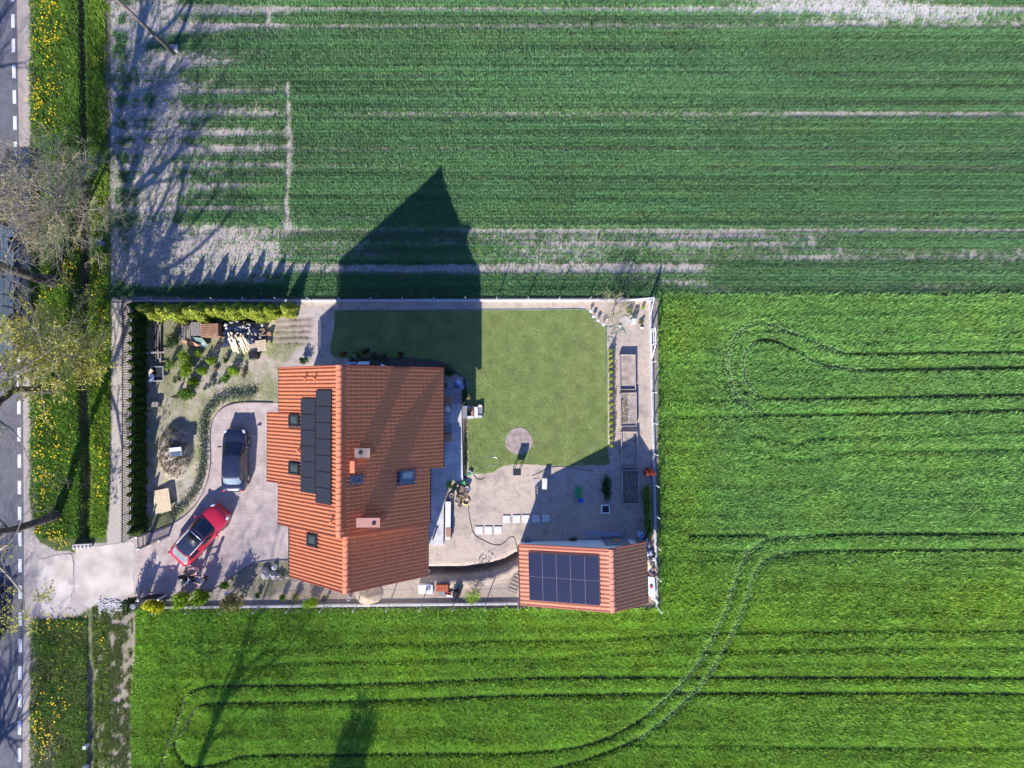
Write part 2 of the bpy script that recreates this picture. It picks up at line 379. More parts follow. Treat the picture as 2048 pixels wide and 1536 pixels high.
faint = [
 sm([(437,1237),(402,1307),(377,1370),(345,1450),(320,1540)]), sm([(485,1237),(469,1313),(440,1348),(402,1396),(361,1460),(329,1540)]),  # left diagonals: wheel tracks mixed with tree-shadow streaks, drawn as thinner crop
 sm([(460,1237),(432,1310),(400,1375)]), sm([(1590,700),(1900,676),(2300,670)]), sm([(700,1455),(1000,1452),(1500,1440),(2300,1436)]),
 sm([(1560,960),(1800,958),(2300,950)]), sm([(1500,1150),(1700,1168),(2300,1170)]), sm([(1450,640),(1445,900),(1450,1050)]),
 sm([(1600,1225),(2300,1222)]),
]
DS = dist_lines(strong); DM = dist_lines(medium); DF = dist_lines(faint)

# field regions
leftS = 262+10*sstep(1450, 1230, GV)
southfield = ((GV > 1217) & (GU > leftS)) | ((GU > 1316) & (GV > 590+6*(N2-0.5)))
ex_l = 345+90*(N5-0.5)+40*(N2-0.5)
ylim = 600-10*sstep(1250, 1420, GU)
northfield = (GV < 599-10*sstep(1290, 1400, GU)+5*(N2-0.5)) & (GU > 212+22*(N2-.2))
# north field density
d = np.ones(GU.shape)
def strip(y, w, amt, x0, x1, soft=60, wob=0):
    yy = y + wob*np.sin(GU/170.0) + 0.0*GU
    return amt*np.exp(-((GV-yy)/w)**2)*sstep(x0-soft, x0+soft, GU)*(1-sstep(x1-soft, x1+soft, GU))
bare = (strip(20, 5.5, 1.5, 330, 2300)+strip(53, 4, 0.75, 380, 1600)+strip(50, 6, .8, 1600, 2300)+strip(228, 4, 0.75, 700, 1700)+strip(229, 5, 1.2, 1600, 2300)
        +strip(298, 3.5, 0.35, 590, 1000)+strip(332, 4, 0.40, 590, 800)+strip(372, 3.5, 0.3, 590, 700)
        +strip(300, 3, 0.4, 1100, 2300)+strip(336, 3, 0.3, 1300, 2300)+strip(432, 3, 0.3, 1300, 2300)
        +strip(437, 5, 0.4, 600, 760)+strip(462, 5, 1.15, 930, 2300)+strip(458, 5, 0.6, 600, 950)+strip(488, 6, 0.65, 600, 1600)
        +strip(515, 5, 0.5, 600, 2100)+strip(475, 4, 0.4, 900, 1700)+strip(502, 4, 0.4, 930, 2300)+strip(70, 3, .25, 700, 2300)+strip(110, 3, .2, 500, 2300)+strip(150, 3, .25, 600, 2300)+strip(205, 3, .25, 500, 1400)+strip(538, 8, 1.4, 560, 1420)+strip(495, 8, 0.35, 1000, 1500)
        +1.0*np.exp(-(((GU-1620-60*N2)/220)**2+((GV-2)/20)**2))+0.9*np.exp(-(((GU-1850)/260)**2+((GV-36)/9)**2))+0.55*np.exp(-(((GU-1340)/90)**2+((GV-575)/16)**2)))
gaps = [(57, 560, .9), (136, 700, .35), (186, 600, .4), (233, 560, .9), (301, 620, .9), (336, 620, 1.0), (385, 640, .4), (433, 640, .9), (467, 640, .8), (505, 640, .5), (548, 600, .8)]
GAP = sum(a*np.exp(-((GV-y-1.5*(N5-.5)*4-1.2*np.sin(GU/210.0+y))/3.2)**2)*sstep(x0-150, x0, GU)*(0.8+0.9*(N8b-.4)) for y, x0, a in gaps)
# left headland
hl = 1-sstep(380, 640, GU)
rows = (np.exp(-((GV-180)/9)**2)*0.5+np.exp(-((GV-228)/8)**2)+np.exp(-((GV-265)/7)**2)+np.exp(-((GV-298)/7)**2)+np.exp(-((GV-332)/6)**2)
        +np.exp(-((GV-372)/6)**2)+np.exp(-((GV-418)/6)**2)+1.0*sstep(440, 470, GV)*(1-sstep(560, 585, GV))*0.75
        +np.exp(-((GV-55)/12)**2)*0.8+np.exp(-((GV-20)/8)**2)+0.5*np.exp(-((GV-120)/20)**2)*(1-sstep(380,480,GU)))
bare += 0.78*rows*(0.6+0.8*vnoise(70, 8, 41, 2))*(1-sstep(540, 600, GU)) + 0.35*hl + 0.5*(1-sstep(320, 400, GU+25*(N2-.5)))*(0.4+1.2*vnoise(16, 60, 13, 2))
vx = 577+3*np.sin(GV/37.0)+6*(N4-.5)
bare += 1.3*np.exp(-((GU-vx)/4.5)**2)*sstep(155, 175, GV)*(1-sstep(455, 475, GV)) + 0.8*np.exp(-((GU-537)/5)**2)*sstep(18,24,GV)*(1-sstep(60,70,GV))
bare += 0.5*np.exp(-(((GU-575)/20)**2+((GV-450)/22)**2))
bare += 0.18*(1-sstep(0.3, 0.5, N3))*sstep(440, 480, GV)
gr_left = np.exp(-(((GU-350)/45)**2+((GV-90)/16)**2)) + 0.6*np.exp(-(((GU-245)/14)**2)) + 0.5*np.exp(-(((GU-300)/12)**2+((GV-240)/90)**2)) + 0.5*np.exp(-(((GU-262)/18)**2+((GV-470)/80)**2))
bare -= 0.9*gr_left + 1.0*np.exp(-((GV-582)/13)**2)*(1-sstep(1320,1400,GU))
ndens = np.clip(1.0-bare*(0.50+0.75*vnoise(90, 6, 12, 2)+0.55*vnoise(9, 16, 15, 2))+0.35*(N4-0.5)*(bare > 0.1)+0.9*(N6-0.5)*(bare > 0.1)+0.5*(N7-.5)-0.28*sstep(.5, .7, vnoise(260, 7, 14, 2))*sstep(430, 460, GV), 0.05, 1)*(1-0.85*np.clip(GAP, 0, 1))*northfield

laid = [sm([(1690,708),(1622,683),(1581,666),(1534,650),(1505,651),(1476,666),(1460,692),(1455,716),(1458,751),(1470,789),(1487,807),(1520,827)]), sm([(1725,741),(1681,736),(1637,727),(1593,705)]), sm([(1505,686),(1492,701),(1486,722),(1489,751),(1499,774),(1517,792)]),
 sm([(1620,1070),(1593,1073),(1558,1075),(1530,1082),(1502,1098),(1485,1122),(1468,1167),(1447,1227),(1426,1272),(1394,1328),(1349,1380),(1297,1426)]), sm([(1576,1105),(1541,1115),(1516,1133),(1502,1164),(1485,1216),(1464,1265),(1436,1317),(1391,1380),(1331,1436),(1279,1474)])]
DLD = dist_lines(laid, 12); LAY = np.clip(1.15-(DLD+1.5*(N4-.5))/6.5, 0, 1)*sstep(1.0, 2.4, DLD)
tl = lambda D, w, e=3.0: sstep(w, w+e, D+2.2*(N4-0.5))
sdens = np.maximum(tl(DS, 2.3), 0.95*(LAY > .05))*(1-0.6*np.exp(-((DLD-6.5)/1.5)**2))*(0.35+0.65*tl(DM, 1.5, 3))*(0.62+0.38*tl(DF, 1.5, 4))
sdens *= 1-0.45*np.exp(-(((GU-1350)/30)**2+((GV-670)/55)**2))*(N4*1.4) - 0
sdens *= 1-0.3*np.exp(-(((GU-1365)/16)**2+((GV-980)/90)**2))
sdens *= southfield*0.86*(0.12+0.88*sstep(.6, 2.0, DLD))
sheight = (0.42+0.14*(N1-0.5)+0.12*(N3-0.5)+0.16*(N2-.5))*(0.55+0.45*np.clip(np.minimum(DS-2, DM)/9, 0, 1))
sheight *= 0.5+0.5*np.clip((GU-leftS)/26, 0, 1); sheight = sheight*(1-LAY)+0.16*LAY

# ------------------------------------------------------------------ ground relief and soil map
DC = [(-200,160),(0,163),(200,167),(400,171),(520,171),(640,168),(760,166),(900,172),(1000,172),(1085,168)]
dcx = np.interp(GV, [p[0] for p in DC], [p[1] for p in DC]); dw = np.interp(GV, [0,350,420,560,650,900,1060], [6,6,8.5,11,11,9.5,11])
ditch = np.exp(-((GU-dcx)/dw)**4)*(1-sstep(1078, 1090, GV))
dcx2 = np.interp(GV, [1240,1330,1400,1536,1700],[175,180,183,180,178]); ditch2 = np.exp(-((GU-dcx2)/7)**4)*sstep(1300, 1340, GV)*0.6
tt_y = np.interp(GU, [850,930,980,1010,1036],[1136,1135,1128,1119,1104])
trench = np.exp(-((GV-tt_y-6)/7.5)**4)*sstep(838, 850, GU)*(1-sstep(1032, 1046, GU))
ridgeh = np.exp(-((GV-tt_y-26-4*(N2-.5))/10)**2)*sstep(835, 870, GU)*(1-sstep(1035, 1050, GU))
mound1 = np.clip(1-(((GU-352)/34)**2+((GV-903)/56)**2), 0, 1)**0.7*0.95
Z = -0.6*ditch-0.5*ditch2-0.65*trench+0.42*ridgeh*(0.7+0.6*N4)+mound1*(0.8+0.3*N2)
Z += 0.06*(N2-0.5)*((GU < 225) & (GU > 62)) + 0.14*(N4-.5)*mound1+0.16*(N6-.5)*mound1
verge = ((GU > 50) & (GU < 222))
tilled = np.clip(1-np.maximum(abs(GU-585)/36, abs(GV-662)/30), 0, 1) > 0
Z += np.where(tilled, 0.05*np.sin(GV/1.9+3*N2)+0.03*(N4-.5), 0)
soil_l = np.array([0.46, 0.40, 0.365]); soil_b = np.array([0.36, 0.30, 0.25]); soil_d = np.array([0.17, 0.135, 0.10]); ggr = np.array([0.07, 0.11, 0.03]); gdry = np.array([0.26, 0.25, 0.12])
col = np.empty(GU.shape+(3,)); col[:] = soil_b
def mixc(mask, c):
    global col
    col = col*(1-mask[..., None])+np.array(c)*mask[..., None]
mixc(northfield*1.0, soil_l)
mixc(northfield*np.clip((ndens-0.35)*1.5, 0, 1), (0.07, 0.095, 0.055))
mixc(northfield*np.clip(GAP*1.3, 0, .85), (0.09, 0.10, 0.095))  # gap soil darkened: the crop rows' shadow lines put into its colour
mixc(northfield*np.exp(-(((GU-1700)/350)**2+((GV-20)/25)**2))*np.clip(1.3-ndens, 0, 1), (0.60, 0.56, 0.52))
mixc(southfield*1.0, (0.035, 0.06, 0.018))
mixc((southfield & (np.minimum(DS, DM) < 3))*0.8, (0.05, 0.075, 0.035))
mixc(verge*sstep(55, 75, GU+10*(N4-.5)), (0.075, 0.105, 0.03))
mixc(((GU > 184) & (GU < 222))*1.0, (0.09, 0.13, 0.03))
mixc(np.clip(ditch*1.5, 0, 1), (0.13, 0.095, 0.065)); mixc(np.clip(ditch, 0, 1)*sstep(0.42, 0.6, N4), (0.19, 0.17, 0.09))
mixc(np.clip(ditch2*2, 0, 1), (0.26, 0.23, 0.20))
mixc(((GU > 45) & (GU < 60+6*(N4-.5)))*1.0, (0.38, 0.33, 0.29))
mixc(((GU >= 60) & (GU < 74))*sstep(0.4, 0.6, N4)*0.6, (0.30, 0.26, 0.2))
mixc(np.exp(-(((GU-85)/28)**2+((GV-1520)/40)**2)), (0.34, 0.28, 0.25))
mixc(((GV < 600) & (GU > 210) & (GU < 222))*0.8*sstep(0.35, 0.6, N4), (0.24, 0.18, 0.15))
mixc((inpoly([(222,600),(268,600),(268,1090),(215,1090),(218,900),(224,800)]))*1.0, (0.43, 0.38, 0.32))
mixc(inpoly([(45,1070),(62,1060),(80,1085),(110,1100),(150,1105),(150,1090),(268,1082),(275,1200),(190,1210),(150,1235),(75,1240),(45,1260)])*1.0, (0.40, 0.35, 0.31))
so_s = inpoly([(170,1212),(262,1200),(330,1222),(266,1240),(258,1700),(184,1700),(182,1300)])
mixc(so_s*(0.9-0.6*sstep(.4, .6, N2)), (0.27, 0.24, 0.17)); mixc(so_s*sstep(0.35, 0.6, N4+0.2*(N1-.5))*0.75, (0.15, 0.19, 0.05))
garden = inpoly([(268,600),(1300,600),(1314,1212),(268,1212)])
mixc(garden*1.0, (0.50, 0.41, 0.32))
lg = inpoly([(270,605),(560,605),(600,640),(620,690),(560,735),(560,810),(440,815),(415,860),(412,940),(385,1010),(330,1060),(268,1070)])
mixc(lg*sstep(0.38, 0.60, 0.55*N2+0.45*N4+.06), (0.25, 0.285, 0.085)); mixc(lg*sstep(.5, .7, N6)*0.5, (0.20, 0.24, 0.06)); mixc(lg*0.12, (0.36, 0.33, 0.2))
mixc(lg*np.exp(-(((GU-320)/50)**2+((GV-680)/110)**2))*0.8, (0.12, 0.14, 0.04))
mixc(lg*np.exp(-(((GU-440)/55)**2+((GV-750)/26)**2))*0.75, (0.42, 0.37, 0.34))
mixc(lg*np.exp(-(((GU-350)/36)**2+((GV-915)/85)**2))*1.0, (0.46, 0.40, 0.33))
mixc(lg*np.exp(-(((GU-550)/10)**2+((GV-790)/10)**2)), (0.12, 0.2, 0.03))
mixc(inpoly([(545,625),(665,605),(668,700),(640,720),(600,735),(560,735),(600,690)])*0.9, (0.43, 0.37, 0.33))
mixc(tilled*0.7, (0.30, 0.24, 0.19)); mixc(np.clip(mound1*1.2, 0, 1)*np.clip(N4+.3, 0, 1), (0.36, 0.27, 0.19))
mixc(np.clip(trench*1.2, 0, 1), (0.14, 0.095, 0.06)); mixc(np.clip(ridgeh, 0, 1)*0.8, (0.35, 0.265, 0.19))
mixc(inpoly([(575,1120),(840,1120),(860,1150),(1036,1150),(1036,1210),(500,1210)])*0.55, (0.32, 0.25, 0.18))
mixc(inpoly([(470,1130),(580,1120),(582,1160),(540,1195),(450,1195)])*0.8, (0.15, 0.16, 0.07))
mixc(inpoly([(600,1165),(730,1180),(730,1212),(560,1212)])*0.5, (0.2, 0.15, 0.12))
mixc(((GU > 1302) & (GU < 1317) & (GV > 595) & (GV < 1215))*1.0, (0.34, 0.31, 0.27))
mixc(((GV > 1208) & (GV < 1218) & (GU > 325) & (GU < 1316))*1.0, (0.2, 0.17, 0.14))
mixc(garden*np.clip((N1-0.42)*2, 0, 0.35), (0.31, 0.27, 0.24)); mixc(garden*sstep(.52, .72, .6*N4+.4*N2)*0.6, (0.27, 0.225, 0.19)); mixc(garden*sstep(.6, .75, N6)*0.35, (0.25, 0.21, 0.17))
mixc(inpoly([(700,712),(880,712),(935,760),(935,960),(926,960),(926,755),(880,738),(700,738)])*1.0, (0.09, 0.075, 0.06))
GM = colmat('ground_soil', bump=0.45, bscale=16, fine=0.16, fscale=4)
k = 2
uu = GU[::k, ::k]; vv = GV[::k, ::k]; X, Y = Pn(uu, vv); zz = Z[::k, ::k] + 0.0
# keep flat where thin sheets lie
def grid_faces(nr, nc):
    i = np.arange(nr*nc).reshape(nr, nc)
    return np.stack([i[:-1, :-1], i[1:, :-1], i[1:, 1:], i[:-1, 1:]], -1).reshape(-1, 4)
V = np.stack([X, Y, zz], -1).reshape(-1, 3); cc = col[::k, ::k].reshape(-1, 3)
nr, nc = uu.shape; FQ = grid_faces(nr, nc)
# outer skirt to the horizon
idx = np.arange(nr*nc).reshape(nr, nc)
b = np.concatenate([idx[0, :], idx[1:, -1], idx[-1, -2::-1], idx[-2:0:-1, 0]])
b = b[::6]; nb = len(b); ctr = V[b, :2]; dirn = ctr/np.linalg.norm(ctr, axis=1)[:, None]
base_c = np.where((ctr[:, 0] < -31)[:, None], np.array([0.10, 0.13, 0.045]), np.array([0.085, 0.15, 0.05]))
rings = [np.stack([ctr[:, 0], ctr[:, 1], np.full(nb, -0.03)], 1)]+[np.stack([ctr[:, 0]+dirn[:, 0]*q, ctr[:, 1]+dirn[:, 1]*q, np.full(nb, -0.03)], 1) for q in (8, 40, 160, 600, 1400)]
off = nr*nc; sk = []; j = np.arange(nb)
for q in range(len(rings)-1): sk.append(np.stack([off+q*nb+j, off+(q+1)*nb+j, off+(q+1)*nb+(j+1) % nb, off+q*nb+(j+1) % nb], 1))
V = np.concatenate([V]+rings); cc = np.concatenate([cc]+[base_c]*len(rings)); FQ = np.concatenate([FQ]+[q[:, ::-1] for q in sk])
g = fast('ground', V, FQ[:, ::-1] if False else FQ, GM, col=cc, smooth=True)
tag(g, kind='structure')

def sheet(name, poly, z, m, kind='structure', px=True, thick=0.0):
    pts = [P(u, v) for u, v in poly] if px else poly
    mb = MB()
    if thick: mb.prism([(p[0], p[1]) for p in pts], z-thick, z)
    else:
        n = len(pts); ar = sum(pts[i][0]*pts[(i+1)%n][1]-pts[(i+1)%n][0]*pts[i][1] for i in range(n))
        if ar < 0: pts = pts[::-1]
        mb.add([(p[0], p[1], z) for p in pts], [tuple(range(n))])
    o = mb.build(name, m); tag(o, kind=kind); return o
# road with edge line
ex = lambda v: float(np.interp(v, [-3000,0,300,560,850,1100,1240,1450,1700,4000],[33,33,38,43.5,46,47.5,47,45,43,43]))
vs = list(range(-3000, -200, 400))+list(range(-200, 1700, 50))+list(range(1700, 4000, 400))
sheet('road', [(ex(v), v) for v in vs]+[(ex(v)-185, v) for v in reversed(vs)], 0.012, M['asphalt'])
dy = [42,91,143,194,246,297,349,400,452,504,557,609,661,713,764,815,869,922,975,1027,1079,1131,1184,1238,1291,1346,1401,1456,1510,1563,1616,-10,-61]
dx = lambda v: float(np.interp(v, [0,42,142,243,504,609,815,870,1080,1238,1347,1450,1536],[25.5,26,28,30,35,36.5,38,38.5,39.8,41,40.5,39.5,39]))
mb = MB()
for v in dy:
    for side in (0, -158):
        x0, x1 = dx(v-13)+side, dx(v+13)+side; w = 3.4
        pts = [P(x0-w, v-13.5), P(x1-w, v+13.5), P(x1+w, v+13.5), P(x0+w, v-13.5)]
        mb.add([(p.x, p.y, 0.017) for p in pts], [(0, 1, 2, 3)])
tag(mb.build('road_marking', M['paint']), kind='structure')

drive = [(545,806),(500,805),(472,807),(450,814),(434,827),(424,845),(420,872),(421,905),(420,935),(412,970),(396,1003),(372,1030),(345,1048),(315,1060),(290,1067),(268,1074),
         (267,1110),(268,1150),(268,1196),(300,1198),(350,1196),(400,1188),(440,1172),(470,1150),(495,1133),(520,1124),(550,1121),(600,1121),(600,806)]
sheet('driveway', drive, 0.028, M['paver'], thick=0.05)
# dark kerb round the drive
kp = smooth_line(drive[:16], 4); mb = MB()
for a, b in zip(kp[:-1], kp[1:]): mb.bar(P(*a, 0.03), P(*b, 0.03), 0.06, 0.10)
kp = smooth_line(drive[18:28], 4)
for a, b in zip(kp[:-1], kp[1:]): mb.bar(P(*a, 0.03), P(*b, 0.03), 0.06, 0.10)
tag(mb.build('kerb_edging', mat('kerb', (0.16, 0.14, 0.13), 0.9)), kind='structure')
def blobby(cx, cy, pts, seed, amp=2.0):
    r = random.Random(seed); q = smooth_line(pts+[pts[0]], 6)[:-1]
    return [(a+r.uniform(-amp, amp)*0.5, b+r.uniform(-amp, amp)*0.5) for a, b in q]
sheet('concrete_apron', blobby(0, 0, [(76,1128),(82,1118),(95,1116),(108,1112),(140,1108),(146,1122),(147,1150),(145,1180),(138,1206),(124,1222),(107,1230),(90,1224),(82,1208),(78,1185),(74,1165)], 1), 0.016, M['old_concrete'])
sheet('access_road', blobby(0, 0, [(152,1098),(160,1094),(200,1092),(240,1086),(266,1084),(267,1110),(267,1150),(266,1184),(240,1194),(200,1203),(180,1215),(160,1200),(150,1170),(151,1130)], 2, 1.2), 0.02, M['old_concrete'])
# lawn sheet
lawn = [(670,622),(700,621),(900,621),(1100,620),(1168,620),(1180,624),(1190,636),(1202,648),(1213,655),(1214,700),(1215,800),(1216,900),(1218,928),(1180,930),(1130,932),(1080,930),(1040,928),(1010,931),(995,938),(985,945),(950,948),(938,944),(936,900),(935,830),(935,762),(915,745),(880,722),(800,714),(700,716),(672,715),(660,700),(668,660)]
sheet('lawn', blobby(0, 0, lawn, 3, 0.8), 0.006, mat('lawn_turf', (0.21, 0.26, 0.085), 0.95, var=0.25, vscale=1.1, bump=0.6, bscale=20))
ring = [(1038+27*math.cos(a)*(1+.04*math.sin(3*a)), 882+27*math.sin(a)*(1+.03*math.cos(5*a))) for a in [i*math.pi/16 for i in range(32)]]
sheet('bare_soil_circle', ring, 0.03, mat('bare_soil', (0.34, 0.27, 0.23), 0.95, var=0.25, vscale=3, bump=1.0, bscale=10), thick=0.03)
# lawn edging (dark band along the top fence side)
# terrace
sheet('terrace', [(850,761),(922,762),(926,960),(905,962),(894,985),(888,1010),(887,1089),(856,1090),(850,1090)], 0.14, M['slab'], thick=0.16)
sheet('garden_path', [(600,1140),(860,1140),(860,1148),(600,1165)], 0.008, M['dirt'])

# ------------------------------------------------------------------ buildings
def tiles(X_r, z_r, side, tanp, pieces, phase=0.0, wave=0.235, course=0.345, amp=0.052, d_start=0.05, roll=0.72):
    """tile surface of a roof slope; pieces = [(Ya, Yb, d_end)]"""
    cosp = 1/math.sqrt(1+tanp*tanp); sinp = tanp*cosp; VV = []; FF = []; off = 0
    for ya, yb, dend in pieces:
        smax = dend/cosp; nc = int(round(smax/course)); cs = smax/nc; s0 = d_start
        rows = []
        for i in range(nc):
            rows.append((max(s0, i*cs+0.006), 0.0)); rows.append((i*cs+cs, 0.034))
        rows.append((smax+0.002, -0.03))
        n = max(2, int(round((yb-ya)/wave*10))); ys = np.linspace(ya, yb, n+1)
        ph = (ys-phase)/wave; fr = ph-np.floor(ph)
        hw = amp*np.clip(np.sin(np.pi*np.clip(fr/roll, 0, 1)), 0, 1)**0.8 if roll < 1 else amp*np.where(fr < 0.46, np.sin(np.pi/2*np.clip(fr/0.46, 0, 1))**1.25, np.cos(np.pi/2*np.clip((fr-0.46)/0.40, 0, 1))**1.1)
        for s, h in rows:
            x = X_r+side*(s*cosp+(hw+h)*sinp*1.0); z = z_r-s*sinp+(hw+h)*cosp
            VV.append(np.stack([x+0*ys, ys, z], 1))
        nr, ncn = len(rows), len(ys); q = grid_faces(nr, ncn)+off
        if side < 0: q = q[:, ::-1]
        FF.append(q); off += nr*ncn
    return np.concatenate(VV), np.concatenate(FF)
def slope_box(mb, X_r, z_r, side, tanp, d0, d1, y0, y1, h0, h1):
    cosp = 1/math.sqrt(1+tanp*tanp); sinp = tanp*cosp; vs = []
    for h in (h0, h1):
        for d, y in ((d0, y0), (d1, y0), (d1, y1), (d0, y1)):
            vs.append((X_r+side*(d+h*sinp), y, z_r-d*tanp+h*cosp))
    mb.add(vs, [(0,3,2,1),(4,5,6,7),(0,1,5,4),(1,2,6,5),(2,3,7,6),(3,0,4,7)]); return mb
def slope_hit(u, v, X_r, z_r, side, tanp):
    n = Vector((side*tanp, 0, 1)).normalized(); p = hit(u, v, Vector((X_r, 0, z_r)), n)
    return abs(p.x-X_r), p.y
def ridge_cap(X_r, z, y0, y1, m, parent):
    mb = MB(); y = y0; L = 0.36
    while y < y1-0.01:
        ye = min(y+L, y1); b = len(mb.v); n = 10
        for yy, r in ((y, 0.155), (ye+0.03, 0.19)):
            for k in range(n+1):
                a = -0.25+math.pi*1.08*k/n-0.13+0.25; a = math.pi*(k/n)*1.1-0.16
                mb.v.append((X_r+r*math.cos(a), yy, z-0.02+r*math.sin(a)*0.8))
        for k in range(n): mb.f.append((b+k, b+k+1, b+n+1+k+1, b+n+1+k))
        mb.f.append(tuple(b+n+1+k for k in range(n+1)))
        y = ye
    mb.build('ridge_cap', m, parent, smooth=False)
XR = P(678, 900, 9.2).x; ZR = 9.2; TP = 0.87; ZR2 = 7.6
YN = P(678, 731.5, ZR).y; YM = P(678, 1074, ZR).y; YS = P(690, 1186, ZR2).y
ya = P(538, 825.5, 4.2).y; yb = P(538, 961.5, 4.2).y; ye = P(886, 933, 4.25).y
house = thing('house', ((P(560, 900).x+P(880, 900).x)/2, (YN+YS)/2, 0), 'large detached house with orange tiled gable roof, black solar panels and two chimneys', 'house')
WP = [(yb, ya, 5.77), (ya, YN, 4.77), (YM, yb, 4.77)]; EP = [(ye, YN, 5.69), (YM, ye, 4.88)]
for side, pcs in ((-1, WP), (1, EP)):
    v_, f_ = tiles(XR, ZR, side, TP, pcs, amp=0.052 if side < 0 else 0.060, roll=0.72 if side < 0 else 1.0); fast('roof_slope', v_, f_, M['tile'], house, smooth=False)
for side, dd in ((-1, 4.5), (1, 4.6)):
    v_, f_ = tiles(XR+0.05, ZR2, side, TP, [(YS, YM+0.3, dd)], amp=0.052 if side < 0 else 0.060, roll=0.72 if side < 0 else 1.0); fast('roof_slope', v_, f_, M['tile'], house)
mb = MB()
for side, pcs in ((-1, WP), (1, EP)):
    for a, b, dend in pcs: slope_box(mb, XR, ZR, side, TP, 0, dend-0.03, a+0.002, b-0.002, -0.2, -0.045)
slope_box(mb, XR+0.05, ZR2, -1, TP, 0, 4.46, YS+0.01, YM+0.2, -0.2, -0.045); slope_box(mb, XR+0.05, ZR2, 1, TP, 0, 4.56, YS+0.01, YM+0.2, -0.2, -0.045)
mb.build('roof_deck', M['brownwood'], house)
ridge_cap(XR, ZR+0.07, YM-0.05, YN, M['tile'], house); ridge_cap(XR+0.05, ZR2+0.07, YS-0.05, YM-0.1, M['tile'], house)
mb = MB()                                     # verge boards and gutters
def verge(side, y, dend, Xr=XR, zr=ZR):
    mb.bar((Xr, y, zr-0.06), (Xr+side*dend, y, zr-0.06-dend*TP), 0.05, 0.24, up=Vector((0, 0, 1)))
VB = mat('verge', (0.30, 0.07, 0.035), 0.6)
def verge(side, y, dend, Xr=XR, zr=ZR):
    mb = MB(); mb.bar((Xr, y, zr-0.06), (Xr+side*dend, y, zr-0.06-dend*TP), 0.05, 0.24, up=Vector((0, 0, 1))); mb.build('verge_board', VB, house)
verge(-1, YN+0.02, 4.77); verge(1, YN+0.02, 5.69); verge(-1, YM-0.02, 4.77); verge(1, YM-0.02, 4.88); verge(-1, ya+0.02, 5.77); verge(-1, yb-0.02, 5.77); verge(1, ye-0.02, 5.69)
verge(-1, YS-0.02, 4.5, XR+.05, ZR2); verge(1, YS-0.02, 4.6, XR+.05, ZR2)
for side, a, b, dd, z in ((-1, ya, YN, 4.77, ZR), (-1, yb, ya, 5.77, ZR), (-1, YM, yb, 4.77, ZR), (1, ye, YN, 5.69, ZR), (1, YM, ye, 4.88, ZR), (-1, YS, YM, 4.5, ZR2), (1, YS, YM, 4.6, ZR2)):
    mb = MB(); xg = XR+side*(dd+0.045); zg = z-dd*TP-0.10
    mb.tube([(xg, a, zg), (xg, b, zg)], 0.055, 8); mb.build('gutter', M['darkmetal'], house)
# walls
def gable_wall(name, x0, x1, y0, y1, xr, zr, tanp, m, parent):
    mb = MB(); q = zr-0.28; pts = [(x0, 0), (x1, 0), (x1, q-(x1-xr)*tanp), (xr, q), (x0, q-(xr-x0)*tanp)]
    vs = [(x, y0, z) for x, z in pts]+[(x, y1, z) for x, z in pts]
    mb.add(vs, [(0,1,2,3,4),(9,8,7,6,5)]+[(i, 5+i, 5+(i+1)%5, (i+1)%5) for i in range(5)]); return mb.build(name, m, parent)
wl = gable_wall('wall', XR-4.2, XR+4.3, YM+0.5, YN-0.5, XR, ZR, TP, M['plaster'], house)
gable_wall('wall', XR-4.0, XR+4.1, YS+0.5, YM+0.5, XR+.05, ZR2, TP, M['plaster'], house)
mb = MB(); mb.box((XR-4.7, (ya+yb)/2, 2.0), (1.0, ya-yb-0.8, 4.0)); mb.build('porch_wall', M['plaster'], house)
for y in (YN-0.6, (YN+ye)/2, ye+0.5):
    mb = MB(); mb.box((XR+5.35, y, 2.0), (0.25, 0.25, 4.0)); mb.build('post', M['plaster'], house)
def wall_window(x, y, z, w, h, nx, ny):
    tx, ty = (-ny, nx); mb = MB()
    def bx(cx, cz, ww, hh, t): mb.box((x+tx*cx+nx*t/2, y+ty*cx+ny*t/2, z+cz), (abs(tx)*ww+abs(nx)*t+0.001, abs(ty)*ww+abs(ny)*t+0.001, hh))
    bx(0, -h/2, w+.12, .09, .06); bx(0, h/2, w+.12, .09, .06); bx(-w/2, 0, .09, h-.09, .06); bx(w/2, 0, .09, h-.09, .06); bx(0, 0, .07, h-.09, .05)
    f = mb.build('window', M['darkmetal'], house); mb = MB(); bx(0, 0, w-.08, h-.08, .025); p = mb.build('pane', M['glass'], None)
    p.parent = f; p.matrix_parent_inverse = f.matrix_world.inverted()
for yy in (YN-2.0, YN-4.6, ye-1.4): wall_window(XR+4.3, yy, 1.3, 1.7, 2.2, 1, 0)
for yy in (YM-1.2, YM-2.6): wall_window(XR+4.1, yy, 1.6, 1.0, 1.2, 1, 0)
for xx in (XR-2, XR+2): wall_window(xx, YN-0.5, 1.7, 1.3, 1.3, 0, 1)
wall_window(XR, YN-0.5, 5.3, 1.3, 1.3, 0, 1)
for yy in (YN-1.6, yb-1.2, YM-1.5): wall_window(XR-4.2 if yy > YM else XR-4.0, yy, 1.7, 1.2, 1.3, -1, 0)
for xx in (XR-1.5, XR+2): wall_window(xx, YS+0.5, 1.6, 1.2, 1.2, 0, -1)
mb = MB(); mb.box((XR-5.22, (ya+yb)/2, 1.1), (0.06, 1.1, 2.1)); dd_ = mb.build('door', M['brownwood'], house)
mb = MB(); mb.box((XR-5.27, (ya+yb)/2+0.4, 1.1), (0.05, 0.04, 0.14)); h_ = mb.build('handle', M['chrome']); h_.parent = dd_
